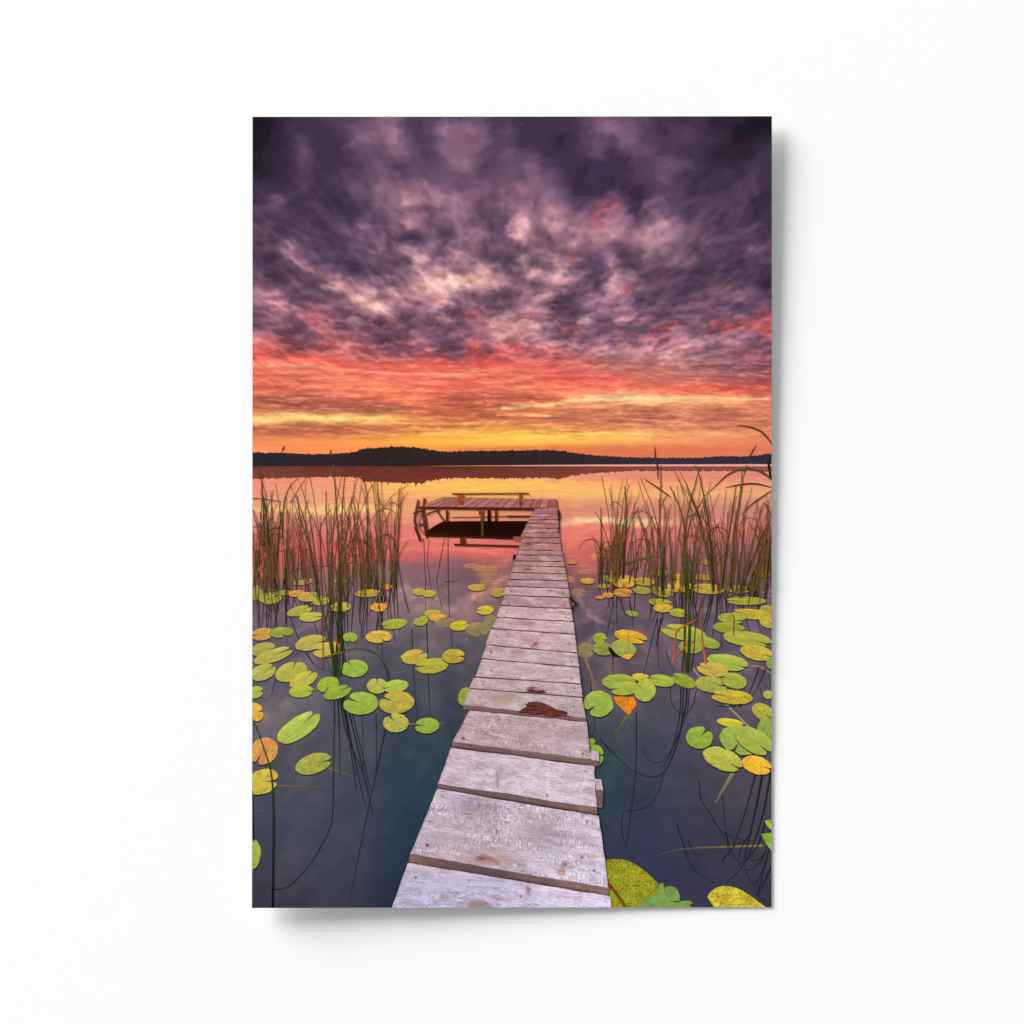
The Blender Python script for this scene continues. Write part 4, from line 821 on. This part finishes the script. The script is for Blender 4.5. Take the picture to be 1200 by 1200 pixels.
# ------------------------------------------------------------------ plank walkway
LE = np.array([(595.3,626.7),(611.7,617.6),(636,610),(663,601.7),(687,593),(723.3,582),(736,576),(755.4,569.7),(771.7,563.8),(793,556),(806.5,550.4),(828,543),(840,541)]); RE = np.array([(595.3,653),(624,654.8),(645,658.3),(663,661.7),(680,664.7),(700,667.6),(728.5,671.5),(743.3,673.4),(765,676.2),(782,678.3),(801,680.2),(817,682.6),(845,687.2)])
lx = lambda y: float(np.interp(y, LE[:, 0], LE[:, 1])); rx_ = lambda y: float(np.interp(y, RE[:, 0], RE[:, 1]))
g = Geo()
yy = np.linspace(595.3, 1063, 120)
LB = np.interp(yy, [595.3,663,723,771,806,832,875,923,1010,1063], [626.7,602,582.4,564.4,551,551,530,515,482,463]); RB = np.interp(yy, [595.3,663,728,782,845,897,955,1049,1063], [652,660.5,670,676.8,685.5,691,698,711.5,713.5])
uu = np.linspace(0, 1, 30)[:, None]; Xg = (LB * (1 - uu) + RB * uu).T; Yg = np.broadcast_to(yy[:, None], Xg.shape)
g.add(place(Xg, Yg, L_WALK), grid_colour([450, 720], [595, 720, 850, 1063], [[(96,48,46)] * 2, [(78,52,54)] * 2, [(70,52,52)] * 2, [(72,56,58)] * 2], Xg, Yg), grid_faces(*Xg.shape))
walk = g.build('printed_walkway', M_WOOD, poster)

def wood(seed, tint, length, height, saw=0.0, stains=(), nails=(), knots=()):
    r_ = random.Random(seed)
    oy = r_.uniform(0, 50)
    def fn(u, v, px, py):
        c = grid_colour([450, 580, 650, 720], [595, 620, 660, 700, 750, 800, 860, 920, 1000, 1063],
          [[(172,104,104)]*2 + [(184,116,114)]*2, [(176,112,112)]*2 + [(186,122,122)]*2, [(186,138,140)]*2 + [(192,143,144)]*2, [(192,154,160)]*2 + [(198,160,164)]*2, [(208,178,184)]*2 + [(211,182,186)]*2,
           [(209,182,186)]*2 + [(211,186,190)]*2, [(192,164,172)]*2 + [(196,170,178)]*2, [(200,184,202)]*2 + [(206,190,206)]*2, [(186,170,182)]*2 + [(204,190,206)]*2, [(176,170,200)]*2 + [(206,198,222)]*2], px, py) * tint * np.array((.965, .962, .945))
        a = u * length; b = v * height
        wv = 2.2 * fbm(a / 60 + oy, b / 30, 3, seed)
        g1 = fbm(a / 34 + oy, (b + wv) / 1.5, 4, seed + 1, .6); g2 = fbm(a / 26, b / 9 + oy, 4, seed + 2); g3 = fbm(a / 7 + oy, (b + wv) / .9, 2, seed + 4)
        g4 = fbm(a / 1.9, b / 1.4 + oy, 2, seed + 5)
        c = c * (1 + .15 * g1 + .11 * g2 + .10 * g3 + .10 * g4)[..., None]
        c = mix(c, (104, 84, 90), .60 * sstep(.32, .8, g1)); cr = ridged(a / 70 + oy, (b + 2 * wv) / 5.5, 2, seed + 8); c = mix(c, (96, 76, 82), .55 * sstep(.90, .985, cr) * sstep(0, .4, g2 + .3)); c = mix(c, (160, 120, 112), .22 * sstep(.15, .6, fbm(a / 30 + 8, b / 8 + oy, 3, seed + 6)))
        c = mix(c, (228, 220, 232), .40 * sstep(.15, .7, fbm(a / 22 + 3, b / 7 + oy, 4, seed + 7)))
        if saw:
            s = perlin(a / 1.15 + .06 * b + .4 * g2, b / 9 + oy, seed + 9) + .7 * perlin(a / 1.6, b / 3.0, seed + 19); c = c * (1 + saw * s * sstep(-.5, .3, fbm(a / 50, b / 18, 2, seed + 10)))[..., None]
        for sx, sy, rx, ry, tone, k in stains:
            c = mix(c, tone, k * blob(px + 3 * g2 * rx / 8, py + 2 * g1, sx, sy, rx, ry) * np.clip(1 + 1.2 * g1, .2, 1.6))
        for kx, ky, kr in knots:
            rr = np.hypot((px - kx) / 1.7, py - ky) / kr; ring = np.sin(rr * 13 + 3 * g2); c = c * (1 + .06 * ring * np.exp(-(rr / 1.6) ** 2))[..., None]; c = mix(c, (150,120,112), .6 * np.exp(-(rr / .35) ** 2))
        for nx_, ny_, nr in nails:
            c = mix(c, (58, 40, 44), np.exp(-((px - nx_) ** 2 + ((py - ny_) * 1.2) ** 2) / nr ** 2))
        edge = np.minimum(v * height, (1 - v) * height)
        c = mix(c, c * .78, .5 * sstep(1.2, 0, edge)); c = mix(c, np.minimum(255, c * 1.10), .5 * sstep(3, 1, v * height))
        c = mix(c, c * .86, .6 * sstep(3.0, 0, np.minimum(u, 1 - u) * length))
        return np.clip(c, 0, 255)
    return fn
seams = [(595.3,595.3),(602,602),(608.8,608.8),(614,614),(619,619.3),(624.3,624.7),(629.8,630),(636.3,636.6),(644.5,645.3),(650.2,651),(657.2,658.2),(663,664.4),(670.8,672.4),(678.9,680.7),(687,689.6),(697.5,700.1),(709.7,713.2),(723.3,728.4),(736.3,743.3),(755.5,765.2),(771.7,782),(793,801.5),(806.5,817.2),(829,844.6)]
tints = {13: .98, 15: .93, 16: 1.05, 17: .97, 7: .97, 30: 1.02, 31: 1.09, 32: 1.04, 33: 1.08}
def plank(k, TL, TR, BL, BR, face=None, **kw):
    L = math.dist(TL, TR); H = math.dist(TL, BL)
    seed = 700 + k * 13; r_ = random.Random(seed); t = r_.uniform(.94, 1.05) * np.array((1, r_.uniform(.98, 1.02), r_.uniform(.98, 1.02)))
    g = Geo(); nx = int(np.clip(L / 1.0, 24, 240)); ny = int(np.clip(H / .8, 6, 110))
    if not kw.get('nails') and H > 9 and r_.random() < .6: kw['nails'] = [(TL[0] + L * r_.uniform(.06, .10), TL[1] + H * r_.uniform(.3, .7), .9), (TR[0] - L * r_.uniform(.05, .09), TR[1] + H * r_.uniform(.3, .7), .9)]
    add_quad_grid(g, TL, TR, BL, BR, nx, ny, L_WALK + 60 * UM, wood(seed, t * tints.get(k, 1), L, H, **kw), .5 if H < 25 else .9, k)
    if face is not None:
        (FL, FR) = face
        fc = lambda u, v, px, py: (grid_colour([460, 560, 720], [840, 900, 1060], [[(140,98,92),(122,92,90),(134,100,96)], [(128,100,92),(112,88,88),(130,100,96)], [(146,108,96),(92,74,80),(148,112,106)]], px, py)
                                   * (1 + .18 * fbm(px / 26, v * 3, 4, seed) + .10 * fbm(px / 5, v * 6, 2, seed + 1) - .25 * sstep(.65, 1, v) + .12 * sstep(.2, 0, v))[..., None])
        add_quad_grid(g, (BL[0] - .6, BL[1] + .2), (BR[0] + .3, BR[1] + .2), FL, FR, nx, 10, L_WALK + 40 * UM, fc, .5, k + 3)
    g.build('plank', M_WOOD, walk)
for k in range(len(seams) - 1):
    (a, b), (c, d) = seams[k], seams[k + 1]; r_ = random.Random(k); gp = .30 + .28 * (k / 22.)
    e1, e2 = r_.uniform(-1, 1) * (.5 + k * .03), r_.uniform(-1, 1) * (.4 + k * .02)
    kw = {}
    if k == 22: kw = dict(stains=[(590,818,14,8,(176,140,120),.6),(620,819,8,5,(214,204,206),.5)])
    if k == 21: kw = dict(stains=[(566,793.5,30,1.2,(150,70,48),.9),(628,811,10,3,(110,66,60),.8),(624,808,4,3,(70,44,42),.8),(677,801,3,1.5,(150,70,60),.8)], saw=.03)
    if k == 19: kw = dict(stains=[(609,763,8,2.5,(190,120,96),.7)], nails=[(575.5,764,1.3),(670,776,.9)])
    if k == 18: kw = dict(stains=[(628,754.5,3,2,(110,56,52),.9),(624,757,3,1.5,(140,76,68),.7)])
    if k == 17: kw = dict(stains=[(620,731,10,3,(160,104,96),.6),(606,729,18,2,(170,130,126),.5)])
    if k == 11: kw = dict(stains=[(619,667,5,2,(90,50,56),.8)])
    if k == 7: kw = dict(stains=[(620,638,4,1.6,(90,50,54),.8)])
    if k == 6: kw = dict(stains=[(638,631,12,3,(120,66,66),.6)])
    face = None
    TL, TR, BL, BR = (lx(a) + e1, a + gp), (rx_(b) + e2, b + gp), (lx(c) + e1, c - gp), (rx_(d) + e2, d - gp)
    if k == 22: TL, BL, BR, face = (550.2,807), (543,826), (686.6,841.6), ((543.3,832), (687.4,845.6))
    plank(k, TL, TR, BL, BR, face, **kw)
plank(30, (550,832.6), (687.4,846), (530.4,869.2), (692.4,889.4), ((529.8,875), (693,897)), saw=.16, stains=[(640,860,40,6,(188,150,150),.5),(600,880,50,5,(170,140,140),.4)], nails=[(543,865,1.6),(683,883,1.4),(619,848,.9)])
plank(31, (528.8,876), (696,897.8), (513.4,918), (699.2,946), ((513.2,923), (700,954.4)), stains=[(583,912,2.2,10,(128,112,128),.7),(587,902,2,6,(140,124,138),.6),(642,915,2.5,14,(228,222,236),.7),(590,890,40,6,(214,208,226),.5)], nails=[(641,932,1.2),(686,903.5,1)], knots=[(690,925,9)])
plank(32, (512.4,924), (702,956.2), (481.2,1000.4), (712.8,1040.4), ((479,1010), (713,1049)), saw=.24, stains=[(558,945,26,16,(132,112,124),.5),(640,975,30,22,(146,126,140),.5),(575,1007,24,6,(170,116,96),.7),(563,1006,5,3,(112,70,62),.7),(658.5,1021,4,4.5,(150,90,64),.8),(662.5,1012,2.6,2.6,(104,66,72),.9),(658,1023,2,2,(214,180,160),.8),(520,985,30,10,(178,160,168),.4)], nails=[(501,990,1.7),(519,933,.9),(682,1004.5,1.3),(696,1020,1.4),(688,962,1)])
plank(33, (478,1010.6), (715,1050.2), (446,1101), (725,1141), None, saw=.04, knots=[(563,1060,16),(520,1052,9)], stains=[(619,1043,3,6,(150,104,100),.7),(560,1060,16,6,(150,122,110),.6),(540,1035,50,8,(196,192,222),.5)], nails=[(487.5,1028,1.3),(610,1050,1.2),(549.5,1031,.9)])
# pieces sticking out beside the planks
def block(name, top, face):
    g = Geo(); add_quad_grid(g, *top, 10, 8, L_WALK + 20 * UM, flat((196,170,178), 3, .2, 3, 3)); add_quad_grid(g, *face, 10, 8, L_WALK + 30 * UM, flat((118,92,92), 4, .25, 3, 3)); g.build(name, M_WOOD, walk)
block('beam_end', ((692.5,879.5),(701.6,880.5),(692.5,890),(701.8,891.4)), ((692.5,890),(701.8,891.4),(692.5,897.5),(701.6,898)))
block('beam_end', ((697,912.5),(704.5,913),(698.5,925),(706.8,926)), ((698.6,925),(706.8,926),(699.5,946),(705.6,946.5)))
g = Geo(); stroke(g, [(668,700),(672,705),(676,708),(671,712),(671.5,718)], 3, 1.5, (46,34,32), (60,46,40), L_WALK - 30 * UM); g.build('beam_end', M_WOOD, walk)
def bark(pts, seed):
    g = Geo(); poly_patch(g, pts, L_WALK + 100 * UM, lambda R, px, py: np.array((98,50,46)) * (1 + .5 * fbm(px / 9, py / 1.5, 4, seed) + .2 * fbm(px / 2, py / 2, 2, seed))[..., None], .05, seed, .8, 12); g.build('bark_patch', M_WOOD, walk)
bark([(606,834.4),(611,831),(617,828),(616,825),(621,822.6),(628,821.8),(634,823),(639,824.4),(646,828),(652,831),(660,832.6),(665,834.6),(664,837),(669,840),(658,839.6),(647,841),(637,838.5),(628,838),(617,837),(610,836)], 41)
bark([(617,808.5),(620,807),(624,808),(630,809),(637,808.6),(641,811.5),(634,812.4),(628,812),(621,811.4)], 43)
